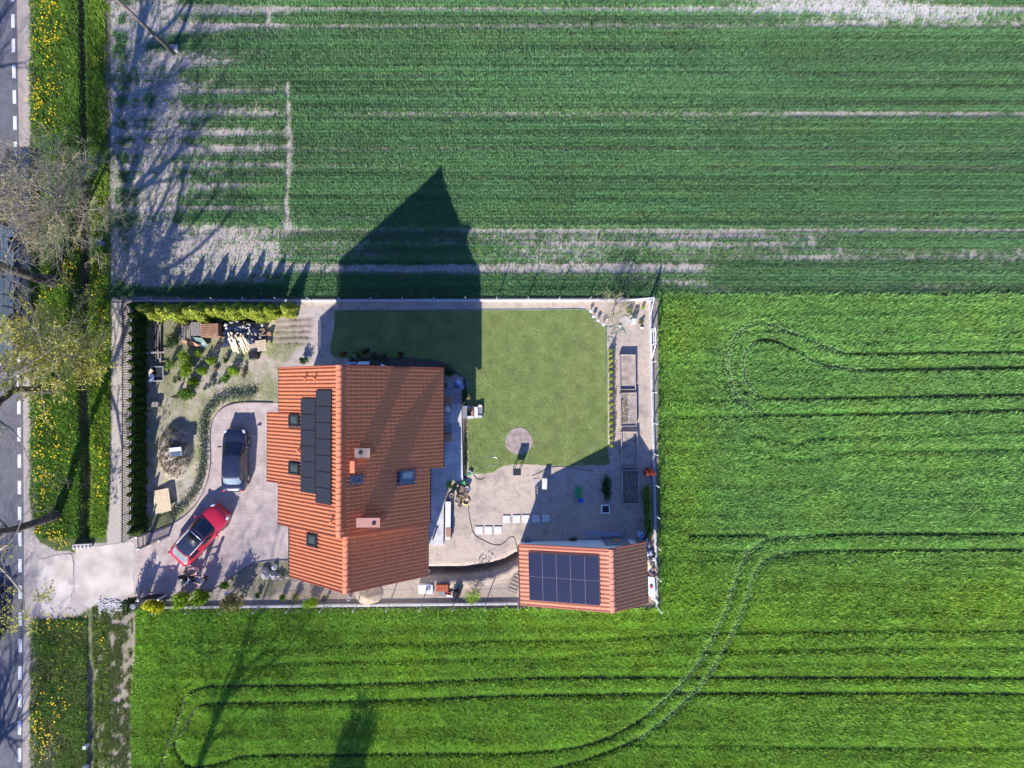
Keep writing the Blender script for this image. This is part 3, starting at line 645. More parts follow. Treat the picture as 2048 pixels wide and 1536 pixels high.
# chimneys
for (u0, v0, u1, v1, zt, capm, fu, fv) in ((709, 896.5, 740, 915.5, 9.85, 'soot', 721, 905), (712.5, 1036, 760, 1055, 9.95, 'brickcap', 748, 1046)):
    a = P(u0, v1, zt); b = P(u1, v0, zt); mb = MB(); cx, cy = (a.x+b.x)/2, (a.y+b.y)/2; w, h = b.x-a.x, b.y-a.y
    mb.box((cx, cy, zt-1.85), (w-0.16, h-0.16, 3.5)); ch = mb.build('chimney', M['brick'], house)
    mb = MB(); mb.box((cx, cy, zt-0.05), (w, h, 0.1)); c_ = mb.build('cap', M[capm], ch)
    f = P(fu, fv, zt); mb = MB(); mb.tube([(f.x, f.y, zt-0.02), (f.x, f.y, zt+0.025)], 0.12, 14, cap=False); mb.lathe((f.x, f.y, zt+0.004), [(0.115, 0), (0.0, 0.001)], 14); mb.build('flue', M['black'], ch)
def skylight(u0, v0, u1, v1, side, zr, pane='glass', Xr=XR, parent=house, fm='darkmetal'):
    um, vm = (u0+u1)/2, (v0+v1)/2
    d0 = slope_hit(u0, vm, Xr, zr, side, TP)[0]; d1 = slope_hit(u1, vm, Xr, zr, side, TP)[0]
    y0 = slope_hit(um, v1, Xr, zr, side, TP)[1]; y1 = slope_hit(um, v0, Xr, zr, side, TP)[1]
    d0, d1 = min(d0, d1), max(d0, d1); t = 0.11; mb = MB()
    for a in ((d0, d1, y0, y0+t), (d0, d1, y1-t, y1), (d0, d0+t, y0+t, y1-t), (d1-t, d1, y0+t, y1-t)): slope_box(mb, Xr, zr, side, TP, *a, -0.05, 0.17)
    f = mb.build('skylight', M[fm], parent); mb = MB(); slope_box(mb, Xr, zr, side, TP, d0+t, d1-t, y0+t, y1-t, -0.04, 0.12)
    p = mb.build('pane', M[pane]); p.parent = f
    mb = MB(); slope_box(mb, Xr, zr, side, TP, d0-0.1, d1+0.12, y0-0.1, y1+0.1, -0.03, 0.055); q = mb.build('flashing', M[fm]); q.parent = f
skylight(581, 830, 601, 853, -1, ZR); skylight(581, 926, 601, 949, -1, ZR); skylight(617, 1069, 636, 1093, -1, ZR2, Xr=XR+.05)
M['bluemetal'] = mat('blue_grey_metal', (0.06, 0.075, 0.11), 0.35, metal=0.3)
skylight(699, 951, 722, 966, 1, ZR, 'glass_sky', fm='bluemetal'); skylight(796, 941, 827, 966, 1, ZR, 'glass_sky', fm='bluemetal')
# sweep's step
mb = MB(); d0, y0 = slope_hit(702.5, 945, XR, ZR, 1, TP); d1, y1 = slope_hit(711, 921, XR, ZR, 1, TP)
cxx = XR+(d0+d1)/2; mb.box((cxx, (y0+y1)/2, ZR-(d0+d1)/2*TP+0.33), (0.28, y1-y0, 0.05))
for yy in (y0+0.1, y1-0.1): mb.box((cxx, yy, ZR-(d0+d1)/2*TP+0.15), (0.04, 0.04, 0.34))
mb.build('roof_step', M['tile'], house)
for u, v in ((612, 757), (631, 757), (599, 901), (664, 1042)):
    d0, y0 = slope_hit(u, v, XR, ZR, -1, TP); mb = MB(); x = XR-d0; z = ZR-d0*TP
    mb.tube([(x, y0, z), (x, y0, z+0.35)], 0.05, 8); mb.lathe((x, y0, z+0.33), [(0.085, 0), (0.085, 0.05), (0.0, 0.12)], 10); mb.build('vent_pipe', M['tile'], house)
# house solar panels
dA = slope_hit(604.5, 890, XR, ZR, -1, TP)[0]; dB = slope_hit(634.5, 895, XR, ZR, -1, TP)[0]; dC = slope_hit(666, 900, XR, ZR, -1, TP)[0]
def pv_panel(side, zr, Xr, tanp, d0, d1, y0, y1, parent, m1, m2, h=0.13, g=0.012, fw=0.018):
    mb = MB(); slope_box(mb, Xr, zr, side, tanp, d0+g, d1-g, y0+g, y1-g, h-0.035, h)
    fr = mb.build('solar_panel', m2, parent); mb = MB()
    n1 = 6; n2 = 10
    slope_box(mb, Xr, zr, side, tanp, d0+g+fw, d1-g-fw, y0+g+fw, y1-g-fw, h-0.01, h+0.003)
    c = mb.build('cell_surface', m1); c.parent = fr
ytop = slope_hit(650, 780, XR, ZR, -1, TP)[1]; ybot = slope_hit(650, 1008, XR, ZR, -1, TP)[1]
for i in range(7):
    a = ytop+(ybot-ytop)*i/7; b = ytop+(ybot-ytop)*(i+1)/7; pv_panel(-1, ZR, XR, TP, dC, dB, b, a, house, M['pv'], M['pvframe'])
ytop = slope_hit(619, 797, XR, ZR, -1, TP)[1]; ybot = slope_hit(619, 986, XR, ZR, -1, TP)[1]
for i in range(6):
    a = ytop+(ybot-ytop)*i/6; b = ytop+(ybot-ytop)*(i+1)/6; pv_panel(-1, ZR, XR, TP, dB, dA, b, a, house, M['pv'], M['pvframe'])

# garage
GR = P(1221.8, 1100, 4.7); GE = P(1225, 1223.8, 4.7); GL = (GR-GE).length; GA = math.atan2(GE.x-GR.x, GR.y-GE.y)
garage = thing('garage', (GR.x, GR.y, 0), 'garage with salmon tiled roof, ten blue solar panels on its wide western slope', 'garage', rz=GA)
def inG(o): o.parent = garage; o.matrix_parent_inverse = Matrix.Identity(4); return o
TW, TE, DW, DE = 0.376, 0.66, 5.93, 2.67
v_, f_ = tiles(0, 4.7, -1, TW, [(-GL, 0, DW)], wave=0.28, amp=0.055); inG(fast('roof_slope', v_, f_, M['tile2']))
v_, f_ = tiles(0, 4.7, 1, TE, [(-GL, 0, DE)], wave=0.245, amp=.060, roll=1.0); inG(fast('roof_slope', v_, f_, M['tile2']))
mb = MB(); slope_box(mb, 0, 4.7, -1, TW, 0, DW-0.03, -GL+.01, -.01, -.18, -.04); slope_box(mb, 0, 4.7, 1, TE, 0, DE-.03, -GL+.01, -.01, -.18, -.04); inG(mb.build('roof_deck', M['brownwood']))
ridge_cap(0, 4.77, -GL-.03, 0, M['tile2'], None); inG(bpy.data.objects[[o.name for o in C.objects if o.name.startswith('ridge_cap')][-1]])
VG = mat('garage_verge', (0.42, 0.13, 0.075), 0.5)
for y in (0.02, -GL-0.02):
    mb = MB(); mb.bar((0, y, 4.64), (-DW, y, 4.64-DW*TW), 0.09, 0.2); mb.bar((0, y, 4.64), (DE, y, 4.64-DE*TE), 0.09, 0.2); inG(mb.build('verge_board', VG))
for s_, dd, tt in ((-1, DW, TW), (1, DE, TE)):
    mb = MB(); mb.tube([(s_*(dd+.05), -GL, 4.6-dd*tt), (s_*(dd+.05), 0, 4.6-dd*tt)], 0.055, 8); inG(mb.build('gutter', mat('brown_gutter', (0.09, 0.03, 0.025), 0.5)))
Gi = (Matrix.Translation((GR.x, GR.y, 0)) @ Matrix.Rotation(GA, 4, 'Z')).inverted()
def gl(u, v, z=0): return Gi @ P(u, v, z)
a = gl(1043.5, 1084); a.x = -DW+0.15; b_ = gl(1263, 1082)
wy = -0.32
mb = MB(); q = 4.7-0.187; x0, x1 = a.x, DE-0.35
pts = [(x0, 0), (x1, 0), (x1, q-x1*TE), (0, q), (x0, q+x0*TW)]
vs = [(x, -GL+0.3, z) for x, z in pts]+[(x, wy, z) for x, z in pts]; mb.add(vs, [(0,1,2,3,4),(9,8,7,6,5)]+[(i, 5+i, 5+(i+1)%5, (i+1)%5) for i in range(5)]); inG(mb.build('wall', M['plaster']))
c0 = gl(1203, 1083); c1 = gl(1252, 1083)
mb = MB(); mb.box(((c0.x+c1.x)/2, wy+0.04, 1.05), (c1.x-c0.x, 0.06, 2.1)); dr = inG(mb.build('door', M['grey']))
mb = MB(); mb.box(((c0.x+c1.x)/2+0.1, wy+0.09, 0.7), (0.5, 0.05, 1.2)); q = mb.build('door_panel', M['orangewood']); q.parent = dr
corn = [slope_hit(*p, 0, 0, 0, 0) if False else None for p in ()]
nG = (Matrix.Rotation(GA, 3, 'Z') @ Vector((-TW, 0, 1))).normalized()
cs = [Gi @ hit(u, v, Vector((GR.x, GR.y, 4.7)), nG) for u, v in ((1058.7, 1105), (1059.5, 1199), (1200, 1112), (1200, 1209.5))]
dmax = -(cs[0].x+cs[1].x)/2; dmin = -(cs[2].x+cs[3].x)/2; yt = (cs[0].y+cs[2].y)/2; yb2 = (cs[1].y+cs[3].y)/2
for i in range(5):
    for j in range(2):
        before = set(C.objects)
        pv_panel(-1, 4.7, 0, TW, dmin+(dmax-dmin)*i/5, dmin+(dmax-dmin)*(i+1)/5, yb2+(yt-yb2)*j/2, yb2+(yt-yb2)*(j+1)/2, None, M['pv2'], M['grey'], h=0.16, g=0.002, fw=0.009)
        for o in set(C.objects)-before:
            if not o.parent: inG(o)

# ------------------------------------------------------------------ fences
def mesh_panel_mesh(L, h, n):
    mb = MB()
    for k in range(n+1): x = L*k/n; mb.bar((x, 0, 0), (x, 0, h), 0.006)
    for z in (0.02, h*0.33, h*0.66, h-0.02): mb.bar((0, 0.006, z), (L, 0.006, z), 0.008)
    return mb
def fence(name, label, A, B, n, h, plinth, gap=(), posth=None, m=M['darkmetal'], pm=None, pw=0.16, px0=None):
    A = P(*A); B = P(*B); d = B-A; L = d.length; u = d/L; rz = math.atan2(u.y, u.x)
    t = thing(name, A, label, 'fence')
    mb = MB(); a = A if px0 is None else A+u*(px0*L)
    ln = (B-a).length; mb.box(((a.x+B.x)/2, (a.y+B.y)/2, plinth/2), (ln, pw, plinth), rz); mb.build('plinth', M['white_concrete'], t)
    posth = posth or h; pmesh = None; panel = None
    for i in range(n+1):
        p = A+d*i/n
        if pmesh is None:
            mb = MB(); mb.box((0, 0, posth/2), (0.06, 0.06, posth)); mb.box((0, 0, posth+0.01), (0.075, 0.075, 0.02)); o = mb.build('post', pm or M['greymetal'], None); pmesh = o.data
        else: o = bpy.data.objects.new('post', pmesh); C.objects.link(o)
        o.location = (p.x-t.location.x, p.y-t.location.y, 0); o.rotation_euler = (0, 0, rz); o.parent = t
        if i < n and i not in gap:
            if panel is None: o = mesh_panel_mesh(L/n-0.06, h-plinth-0.03, 26).build('panel', m, None); panel = o.data
            else: o = bpy.data.objects.new('panel', panel); C.objects.link(o)
            q = p+u*0.03; o.location = (q.x-t.location.x, q.y-t.location.y, plinth+0.01); o.rotation_euler = (0, 0, rz); o.parent = t
    return t
fence('mesh_fence', 'long wire mesh fence with white plinth along the dark green northern field', (252, 602), (1298, 600), 17, 1.6, 0.25, pm=M['greymetal'])
fence('mesh_fence', 'wire mesh fence with white plinth along the bottom of the garden beside bright green crop', (326, 1214), (1035, 1206), 11, 1.6, 0.22)
fence('mesh_fence', 'wire mesh fence with white plinth on the right side of the garden beside raised beds', (1299, 603), (1313, 1212), 10, 1.6, 0.25, gap=(1,), pm=M['white'])
# white garden gate in the right fence
ga = P(1300.5, 660); gb = P(1301.5, 690)
t = thing('garden_gate', ga, 'small white framed garden gate in the right fence near the top corner', 'gate')
for z in (0.3, 0.95, 1.6):
    pass
mb = MB()
for z in (0.28, 1.0, 1.62): mb.bar((ga.x, ga.y, z), (gb.x, gb.y, z), 0.055)
mb.bar((ga.x, ga.y, 0.1), (ga.x, ga.y, 1.68), 0.07); mb.bar((gb.x, gb.y, 0.1), (gb.x, gb.y, 1.68), 0.07); mb.build('gate_frame', M['white'], t)
mb = MB()
for k in range(1, 8): q = ga.lerp(gb, k/8); mb.bar((q.x, q.y, 0.3), (q.x, q.y, 1.6), 0.008)
mb.build('gate_mesh', M['darkmetal'], t)
for (a, b) in (((1299.5, 606), (1300, 628)), ((1302, 694), (1302.6, 716)), ((1275, 600), (1297, 600.5))):
    a = P(*a); b = P(*b); mb = MB(); hi = b if a.y > 0 and b is b and (a, b) and False else None
cnr = P(1299, 601)
mb = MB(); e1 = P(1300.3, 630); e2 = P(1262, 600)
mb.bar((cnr.x, cnr.y, 1.55), (e1.x, e1.y, 0.25), 0.05); mb.bar((cnr.x, cnr.y, 1.55), (e2.x, e2.y, 0.25), 0.05)
tag(mb.build('brace', M['white']), 'pair of white diagonal braces at the top right corner of the fence', 'fence brace')
mb = MB(); e1 = P(1303, 716); mb.bar((gb.x, gb.y-0.1, 1.5), (e1.x, e1.y, 0.25), 0.05)
tag(mb.build('brace', M['white']), 'single white diagonal brace below the small white garden gate', 'fence brace')
# picket fence, left side
A = P(265.5, 601); B = P(264, 1076); t = thing('picket_fence', A, 'dark vertical bar fence in front of the conifer hedge facing the road', 'fence')
dv = B-A; L = dv.length; nb_ = 9; pk = None
mb = MB(); mb.box(((A.x+B.x)/2, (A.y+B.y)/2, 0.12), (0.18, L, 0.24), math.atan2(dv.y, dv.x)+math.pi/2); mb.build('plinth', M['white_concrete'], t)
for i in range(nb_+1):
    p = A+dv*i/nb_; mb = MB(); mb.box((p.x, p.y, 0.75), (0.07, 0.07, 1.5)); mb.box((p.x, p.y, 1.51), (0.09, 0.09, 0.03)); mb.build('post', M['greymetal'], t)
    if i < nb_:
        mb = MB(); n = 16; q = A+dv*(i+1)/nb_
        for k in range(1, n): r_ = p.lerp(q, k/n); mb.box((r_.x, r_.y, 0.87), (0.025, 0.045, 1.2))
        for z in (0.36, 1.30): mb.bar((p.x, p.y, z), (q.x, q.y, z), 0.035)
        mb.build('picket_panel', M['darkmetal'], t)
# drive gates
def gate(label, a, b, h=1.3, n=14, pale=False):
    a = P(*a); b = P(*b); t = thing('gate', a, label, 'gate'); mb = MB()
    for z in (0.12, 0.55, h-0.05): mb.bar((a.x, a.y, z), (b.x, b.y, z), 0.045)
    mb.bar((a.x, a.y, .05), (a.x, a.y, h), 0.05); mb.bar((b.x, b.y, .05), (b.x, b.y, h), 0.05); mb.build('gate_frame', M['darkmetal'], t); mb = MB()
    for k in range(1, n): q = a.lerp(b, k/n); mb.bar((q.x, q.y, 0.1), (q.x, q.y, h+0.02), 0.022)
    mb.build('gate_bars', M['darkmetal'], t)
    for p in (a, b):
        mb = MB(); mb.box((p.x, p.y, 0.72), (0.11, 0.11, 1.44)); mb.lathe((p.x, p.y, 1.44), [(0.08, 0), (0.06, 0.05), (0, 0.07)], 8); mb.build('post', M['greymetal'], t)
gate('narrow pedestrian gate of dark bars beside the end of the conifer hedge', (293.5, 1066), (294.5, 1089), n=8)
gate('open driveway gate leaf of dark bars standing near the red car', (298, 1088.5), (337, 1072.5), n=22)
gate('open driveway gate leaf of dark bars beside the yellow bush', (297, 1189), (336, 1187), n=22)

# ------------------------------------------------------------------ ground vegetation (crops, grass)
def blades(name, u, v, h, w, base, var, lean=(0.35, 1.0), matn=None, kind='stuff', z=None, seed=3, wind=0.0):
    r = np.random.default_rng(seed); n = len(u); X, Y = Pn(u, v); z0 = (samp(Z, u, v) if z is None else z)+np.zeros(n)
    az = r.uniform(0, 2*np.pi, n); ln = r.uniform(lean[0], lean[1], n); hh = h*r.uniform(0.7, 1.25, n)
    dx, dy = np.cos(az), np.sin(az); px, py = -dy, dx
    ww = w*r.uniform(0.7, 1.3, n)
    tipx = X+dx*hh*np.sin(ln)+wind*hh; tipy = Y+dy*hh*np.sin(ln); tipz = z0+hh*np.cos(ln*0.85)
    V = np.empty((n, 3, 3)); V[:, 0] = np.stack([X-px*ww/2, Y-py*ww/2, z0-0.02], 1); V[:, 1] = np.stack([X+px*ww/2, Y+py*ww/2, z0-0.02], 1)
    V[:, 2] = np.stack([tipx, tipy, tipz], 1)
    # widen near the middle: shift base upward so the visible part is a blade, not a spike
    c = base*(1+var*(r.random((n, 1))-0.5)*2)*(1+0.12*(r.random((n, 3))-0.5)); c = np.repeat(c, 3, 0)
    o = fast(name, V.reshape(-1, 3), np.arange(n*3).reshape(n, 3), matn, col=np.clip(c, 0, 1)); tag(o, kind=kind); return o
CROP = colmat('crop_blades', transl=0.22, fine=0, rough=0.55, spec=0.25)
def scatter(n, box, dens, seed, rows=None, jit=1.0):
    r = np.random.default_rng(seed); u = r.uniform(box[0], box[1], n); v = r.uniform(box[2], box[3], n)
    if rows: v = np.round(v/rows)*rows+r.normal(0, jit, n)
    k = r.random(n) < samp(dens, u, v); return u[k], v[k]
# north field
u, v = scatter(1500000, (220, 2130, -60, 602), ndens*(0.62+0.38*sstep(.35, .6, N8)), 21, rows=6.5, jit=1.25)
t1 = samp(N1, u, v)[:, None]; t3 = samp(N3, u, v)[:, None]; dn = samp(ndens, u, v)[:, None]
cb = np.array([0.135, 0.28, 0.112])*(0.85+0.3*t1)*(0.6+0.8*samp(N8, u, v)[:, None])+np.array([0.06, 0.05, 0.0])*np.clip(1-dn, 0, 1)+np.array([0.03, 0.03, -0.01])*(t3-0.5)
blades('north_crop', u, v, (0.12+0.05*samp(N2, u, v)+0.12*samp(N6, u, v)+.14*samp(N8, u, v)), 0.046, cb, 0.32, (0.3, 1.15), CROP)
u, v = scatter(240000, (222, 2130, -60, 600), np.clip(bare, 0, 1)*northfield*(ndens < .75)*0.5, 33)
cb = np.array([[0.46, 0.42, 0.32]])+0*u[:, None]; cb = np.where((np.random.default_rng(2).random(len(u)) < .45)[:, None], np.array([[0.17, 0.28, 0.12]]), cb)
blades('sparse_seedlings', u, v, 0.10+.05*samp(N6, u, v), 0.03, cb, 0.3, (0.2, 1.1), CROP)
# south / east field
u, v = scatter(1500000, (255, 2130, 580, 1600), sdens, 22, rows=5.0, jit=1.3)
k_ = (u > 1300) | (v > 1210); u, v = u[k_], v[k_]
t1 = samp(N1, u, v)[:, None]; t2 = samp(N2, u, v)[:, None]; t3 = samp(N3, u, v)[:, None]; dn = samp(sdens, u, v)[:, None]
south = sstep(1000, 1250, v)[:, None]
yel = np.clip((t1-0.45)*3, 0, 1)*0.5+0.5*np.exp(-((u-1375)/45)**2)[:, None]*np.exp(-((v-980)/150)**2)[:, None]+0.3*np.exp(-((u-1350)/30)**2-((v-670)/60)**2)[:, None]
cb = np.array([0.265, 0.49, 0.088])*(0.75+0.4*t2)*(0.78+0.42*samp(N8, u, v)[:, None])+np.array([0.10, 0.09, -0.012])*(yel+0.55*south)+np.array([0.02, 0.03, 0.06])*(1-south)*(0.3+0.7*sstep(1330, 1480, u)[:, None])*0.8
lay = sstep(0.1, 0.7, samp(LAY, u, v))[:, None]
cb = cb*(1-lay)+np.array([0.43, 0.66, 0.27])*lay
blades('barley_crop', u, v, samp(sheight, u, v)*(0.55+0.35*samp(N6, u, v)+.5*samp(N8, u, v)), 0.062, cb, 0.27, (0.15, 0.95), CROP)
# verge grass
vd = ((GU > 56+8*N4) & (GU < 222)).astype(float)*(1-np.clip(ditch*1.3, 0, 0.93)*sstep(.3, .62, vnoise(18, 45, 51, 2))); vd[(GV > 1075) & (GV < 1240)] = 0
vb = inpoly([(58,-100),(190,-100),(190,1075),(158,1090),(150,1098),(120,1106),(100,1100),(84,1085),(70,1060),(60,1000)]) | (inpoly([(180,-100),(215,-100),(213,140),(224,600),(222,900),(216,1040),(212,1066),(200,1082),(188,1082),(183,1000)]))
vd *= (vb | (GV > 1225))*1.0; vd *= np.where((GV > 1225), ((GU < 176) | (GU > 186))*0.75, 1); vd[(GU > 186) & (GV > 1225)] *= 0.3
vd *= np.where((GU > 205) & (GV < 600), 0.55, 1)*(0.6+0.4*(GU > 72))
u, v = scatter(190000, (50, 225, -60, 1600), np.clip(vd*(0.5+N2), 0, 1), 23)
t1 = samp(N1, u, v)[:, None]; t2 = samp(N2, u, v)[:, None]; dark = ((v > 1240) & (u < 180))[:, None]
cb = np.array([0.155, 0.29, 0.04])*(0.65+0.7*t2)*np.where(dark, 0.9, 1)+np.where(dark, 1, 0)*np.array([0.09, 0.05, 0.04])*(1.6-1.6*t2)+np.array([0.09, 0.09, 0.0])*(u > 180)[:, None]*0.8
blades('verge_grass', u, v, (0.08+0.14*samp(N2, u, v)+.16*samp(N6, u, v)), 0.055, cb, 0.3, (0.2, 1.1), CROP)
u, v = scatter(60000, (184, 270, 1215, 1600), np.clip(so_s*sstep(0.3, 0.65, N4+0.3*(N2-.5)), 0, 1)*0.75, 24)
cb = np.array([[0.20, 0.24, 0.07]])*(0.7+0.6*samp(N4, u, v)[:, None]); blades('rough_grass', u, v, 0.14+0*u, 0.05, cb, 0.35, (0.3, 1.2), CROP)
u, v = scatter(80000, (268, 625, 600, 1075), np.clip(lg*sstep(0.40, 0.70, N2+0.35*(N4-.5)+0.25*np.exp(-(((GU-320)/50)**2+((GV-680)/100)**2)))*(mound1 < 0.01), 0, 1)*0.9*(1-inpoly(drive)), 25)
cb = np.array([[0.30, 0.34, 0.09]])*(0.7+0.6*samp(N4, u, v)[:, None]); blades('garden_grass', u, v, 0.06+0*u, 0.035, cb, 0.3, (0.3, 1.2), CROP)
lm = inpoly(lawn)*1.0; lm *= ((GU-1038)**2+(GV-882)**2 > 28**2)
u, v = scatter(330000, (660, 1222, 615, 952), lm*0.9, 26)
t2 = samp(N2, u, v)[:, None]; t1 = samp(N1, u, v)[:, None]; t4 = samp(N4, u, v)[:, None]
cb = np.array([0.235, 0.335, 0.075])*(0.8+0.4*t2)+np.array([0.12, 0.05, 0.04])*np.clip((t1-0.40)*3.8, 0, 1)*t4*1.5+np.array([-0.045, 0.0, -0.01])*sstep(1150, 1215, u)[:, None]*sstep(.45, .6, t2)
blades('lawn_grass', u, v, 0.045+0*u, 0.034, cb, 0.38, (0.5, 1.25), CROP, z=0.006)
# ditch reeds, litter on the trench ridge, dry straw beside right fence
u, v = scatter(30000, (140, 200, -60, 1560), np.clip(ditch*sstep(0.4, 0.6, N2)+ditch2, 0, 1)*0.8, 27)
cb = np.where((np.random.default_rng(8).random(len(u)) < .5)[:, None], np.array([[0.34, 0.28, 0.15]]), np.array([[0.14, 0.22, 0.05]])); blades('ditch_reeds', u, v, 0.2+0*u, 0.035, cb, 0.4, (0.2, 1.2), CROP)
m_ = np.exp(-((GU-1308)/7)**2)*((GV > 605) & (GV < 1210))*0.6+0.25*ridgeh+0.5*inpoly([(470,1130),(580,1120),(582,1160),(540,1195),(450,1195)])+0.6*np.exp(-(((GU-940)/26)**2+((GV-1075)/8)**2))+0.5*((GV > 604) & (GV < 609) & (GU > 600) & (GU < 1170))
u, v = scatter(26000, (450, 1330, 600, 1215), np.clip(m_, 0, 1)*sstep(.35, .6, N4), 28)
cb = np.array([[0.22, 0.22, 0.09]])*(0.6+0.8*samp(N4, u, v)[:, None]); blades('weeds', u, v, 0.10+0*u, 0.04, cb, 0.4, (0.3, 1.2), CROP)
u, v = scatter(9000, (315, 392, 845, 965), np.clip(mound1*2, 0, 1)*sstep(.35, .6, N6), 35)
cb = np.where((np.random.default_rng(3).random(len(u)) < .3)[:, None], np.array([[0.16, 0.19, 0.07]]), np.array([[0.24, 0.18, 0.13]])); blades('mound_weeds', u, v, 0.11+0*u, 0.045, cb, 0.4, (0.3, 1.3), CROP)
# dandelions
fm = np.zeros(GU.shape)
for cx, cy, rx, ry, a in ((95,20,28,30,.7),(105,60,26,40,.8),(75,90,14,25,.6),(85,190,24,30,1),(80,215,20,30,.9),(100,235,22,20,.6),(115,130,20,40,.5),(195,120,9,14,1.2),(125,315,14,22,.7),(150,510,14,26,1.3),(135,560,16,30,1.1),(100,590,14,18,.6),(198,600,8,30,.9),
    (198,530,9,30,1.0),(205,640,8,26,.7),(105,720,26,30,.4),(195,740,18,30,.4),(90,825,16,26,.7),(80,880,10,40,.8),(88,950,14,30,1.2),(88,990,12,20,1.1),(115,900,26,60,.35),(205,860,12,50,.5),(210,920,8,30,.9),(200,990,10,30,.5),(108,1060,26,26,.9),(90,1050,10,20,.6),(125,1080,20,16,.8),
    (140,1225,18,16,1.2),(100,1240,20,14,.6),(165,1255,12,14,.5),(75,1430,8,40,.9),(90,1470,20,30,.6),(120,1410,16,24,.5),(110,1390,40,60,.2),(215,1275,10,5,1.0),(86,1500,10,14,.9)):
    fm += a*np.exp(-(((GU-cx)/rx)**2+((GV-cy)/ry)**2))
fm *= sstep(0.34, 0.62, N4)*(1-np.clip(ditch*1.4, 0, 1))*((GU > 55))
u, v = scatter(38000, (50, 225, -40, 1560), np.clip(fm*0.42, 0, 1), 29)
r = np.random.default_rng(5); n = len(u); X, Y = Pn(u, v); zz_ = samp(Z, u, v)+0.16+0.16*r.random(n); rad = r.uniform(0.03, 0.062, n)
ang = np.arange(6)*np.pi/3; V = np.stack([X[:, None]+rad[:, None]*np.cos(ang), Y[:, None]+rad[:, None]*np.sin(ang), zz_[:, None]+0.01*r.standard_normal((n, 6))], -1)
yc = np.array([[0.80, 0.66, 0.02]])*(0.75+0.35*r.random((n, 1)))*np.array([[1, 1, 1]]); yc[:, 1] *= 0.75+0.3*r.random(n)
o = fast('dandelion_flowers', V.reshape(-1, 3), np.arange(n*6).reshape(n, 6), CROP, col=np.repeat(yc, 6, 0)); tag(o, kind='stuff')

# ------------------------------------------------------------------ leaves, trees, shrubs
LM = {
 'thuja': leafmat('thuja_leaves', (0.035, 0.075, 0.012), (0.12, 0.20, 0.025), 0.25),
 'thujay': leafmat('yellow_thuja_leaves', (0.20, 0.28, 0.03), (0.55, 0.60, 0.09), 0.3),
 'lime': leafmat('lime_leaves', (0.14, 0.26, 0.015), (0.33, 0.48, 0.03), 0.3),
 'green': leafmat('green_leaves', (0.06, 0.14, 0.015), (0.18, 0.32, 0.04), 0.3),
 'dark': leafmat('dark_leaves', (0.02, 0.05, 0.012), (0.07, 0.13, 0.03), 0.2),
 'yellow': leafmat('golden_leaves', (0.34, 0.36, 0.01), (0.70, 0.68, 0.03), 0.3),
 'olive': leafmat('olive_leaves', (0.14, 0.15, 0.04), (0.30, 0.29, 0.10), 0.3),
 'sage': leafmat('sage_leaves', (0.10, 0.13, 0.08), (0.27, 0.31, 0.21), 0.2),
 'bud': leafmat('young_leaves', (0.30, 0.31, 0.05), (0.62, 0.60, 0.13), 0.4),
 'budg': leafmat('bud_leaves', (0.20, 0.21, 0.07), (0.36, 0.36, 0.13), 0.3),
 'red': leafmat('red_leaves', (0.20, 0.03, 0.02), (0.50, 0.10, 0.05), 0.3),
 'brown': leafmat('brown_leaves', (0.12, 0.07, 0.05), (0.26, 0.17, 0.13), 0.1),
 'white': leafmat('white_petals', (0.6, 0.6, 0.6), (0.8, 0.8, 0.75), 0.3),
 'orange': leafmat('orange_petals', (0.5, 0.08, 0.02), (0.7, 0.2, 0.05), 0.3),
}
def leaf_quads(pts, size, seed, flat=0.0, updir=None):
    r = np.random.default_rng(seed); n = len(pts); a = r.standard_normal((n, 3)); a[:, 2] *= (1-flat)
    a /= np.linalg.norm(a, axis=1)[:, None]+1e-9
    b = r.standard_normal((n, 3)); b[:, 2] *= (1-flat); b -= a*(a*b).sum(1)[:, None]; b /= np.linalg.norm(b, axis=1)[:, None]+1e-9
    s = (size*r.uniform(0.6, 1.35, n))[:, None]
    V = np.stack([pts+a*s, pts+b*s*0.55, pts-a*s, pts-b*s*0.55], 1).reshape(-1, 3)
    return V, np.arange(n*4).reshape(n, 4), np.repeat(np.clip(r.normal(0.5, 0.27, n), 0, 1), 4)
def foliage(name, pts, size, m, seed, parent=None, flat=0.0):
    V, Fq, t = leaf_quads(np.asarray(pts), size, seed, flat); return fast(name, V, Fq, m, parent, tint=t)
def clump_pts(n, rx, ry, h, seed, shape='dome', lumps=5, z0=0.0):
    r = np.random.default_rng(seed)
    if shape == 'cone':
        z = 1-np.sqrt(r.random(n)); a = r.uniform(0, 2*np.pi, n); rr = (1-z)**0.75*(0.62+0.4*r.random(n)**0.6)*(1+0.13*np.sin(5*a+seed+6*z))
        return np.stack([rx*rr*np.cos(a), ry*rr*np.sin(a), z0+h*(0.03+z*0.97)], 1)
    out = []
    for i in range(lumps):
        q = 0.0 if lumps == 1 else 0.58; ca, cr = r.uniform(0, 6.28), q*math.sqrt(r.random()); cx, cy = cr*math.cos(ca), cr*math.sin(ca); cz = r.uniform(0.42, 0.7); lr = 1.0 if lumps == 1 else r.uniform(0.38, 0.58)
        m_ = n//lumps; d_ = r.standard_normal((m_, 3)); d_ /= np.linalg.norm(d_, axis=1)[:, None]; k_ = r.random(m_)**0.33*(0.72+0.38*r.random(m_))
        p = d_*k_[:, None]*lr; p[:, 0] = (p[:, 0]+cx)*rx; p[:, 1] = (p[:, 1]+cy)*ry; p[:, 2] = z0+np.clip((p[:, 2]*0.95+(0.5 if lumps == 1 else cz))*h, 0.02, h*1.1); out.append(p)
    return np.concatenate(out)
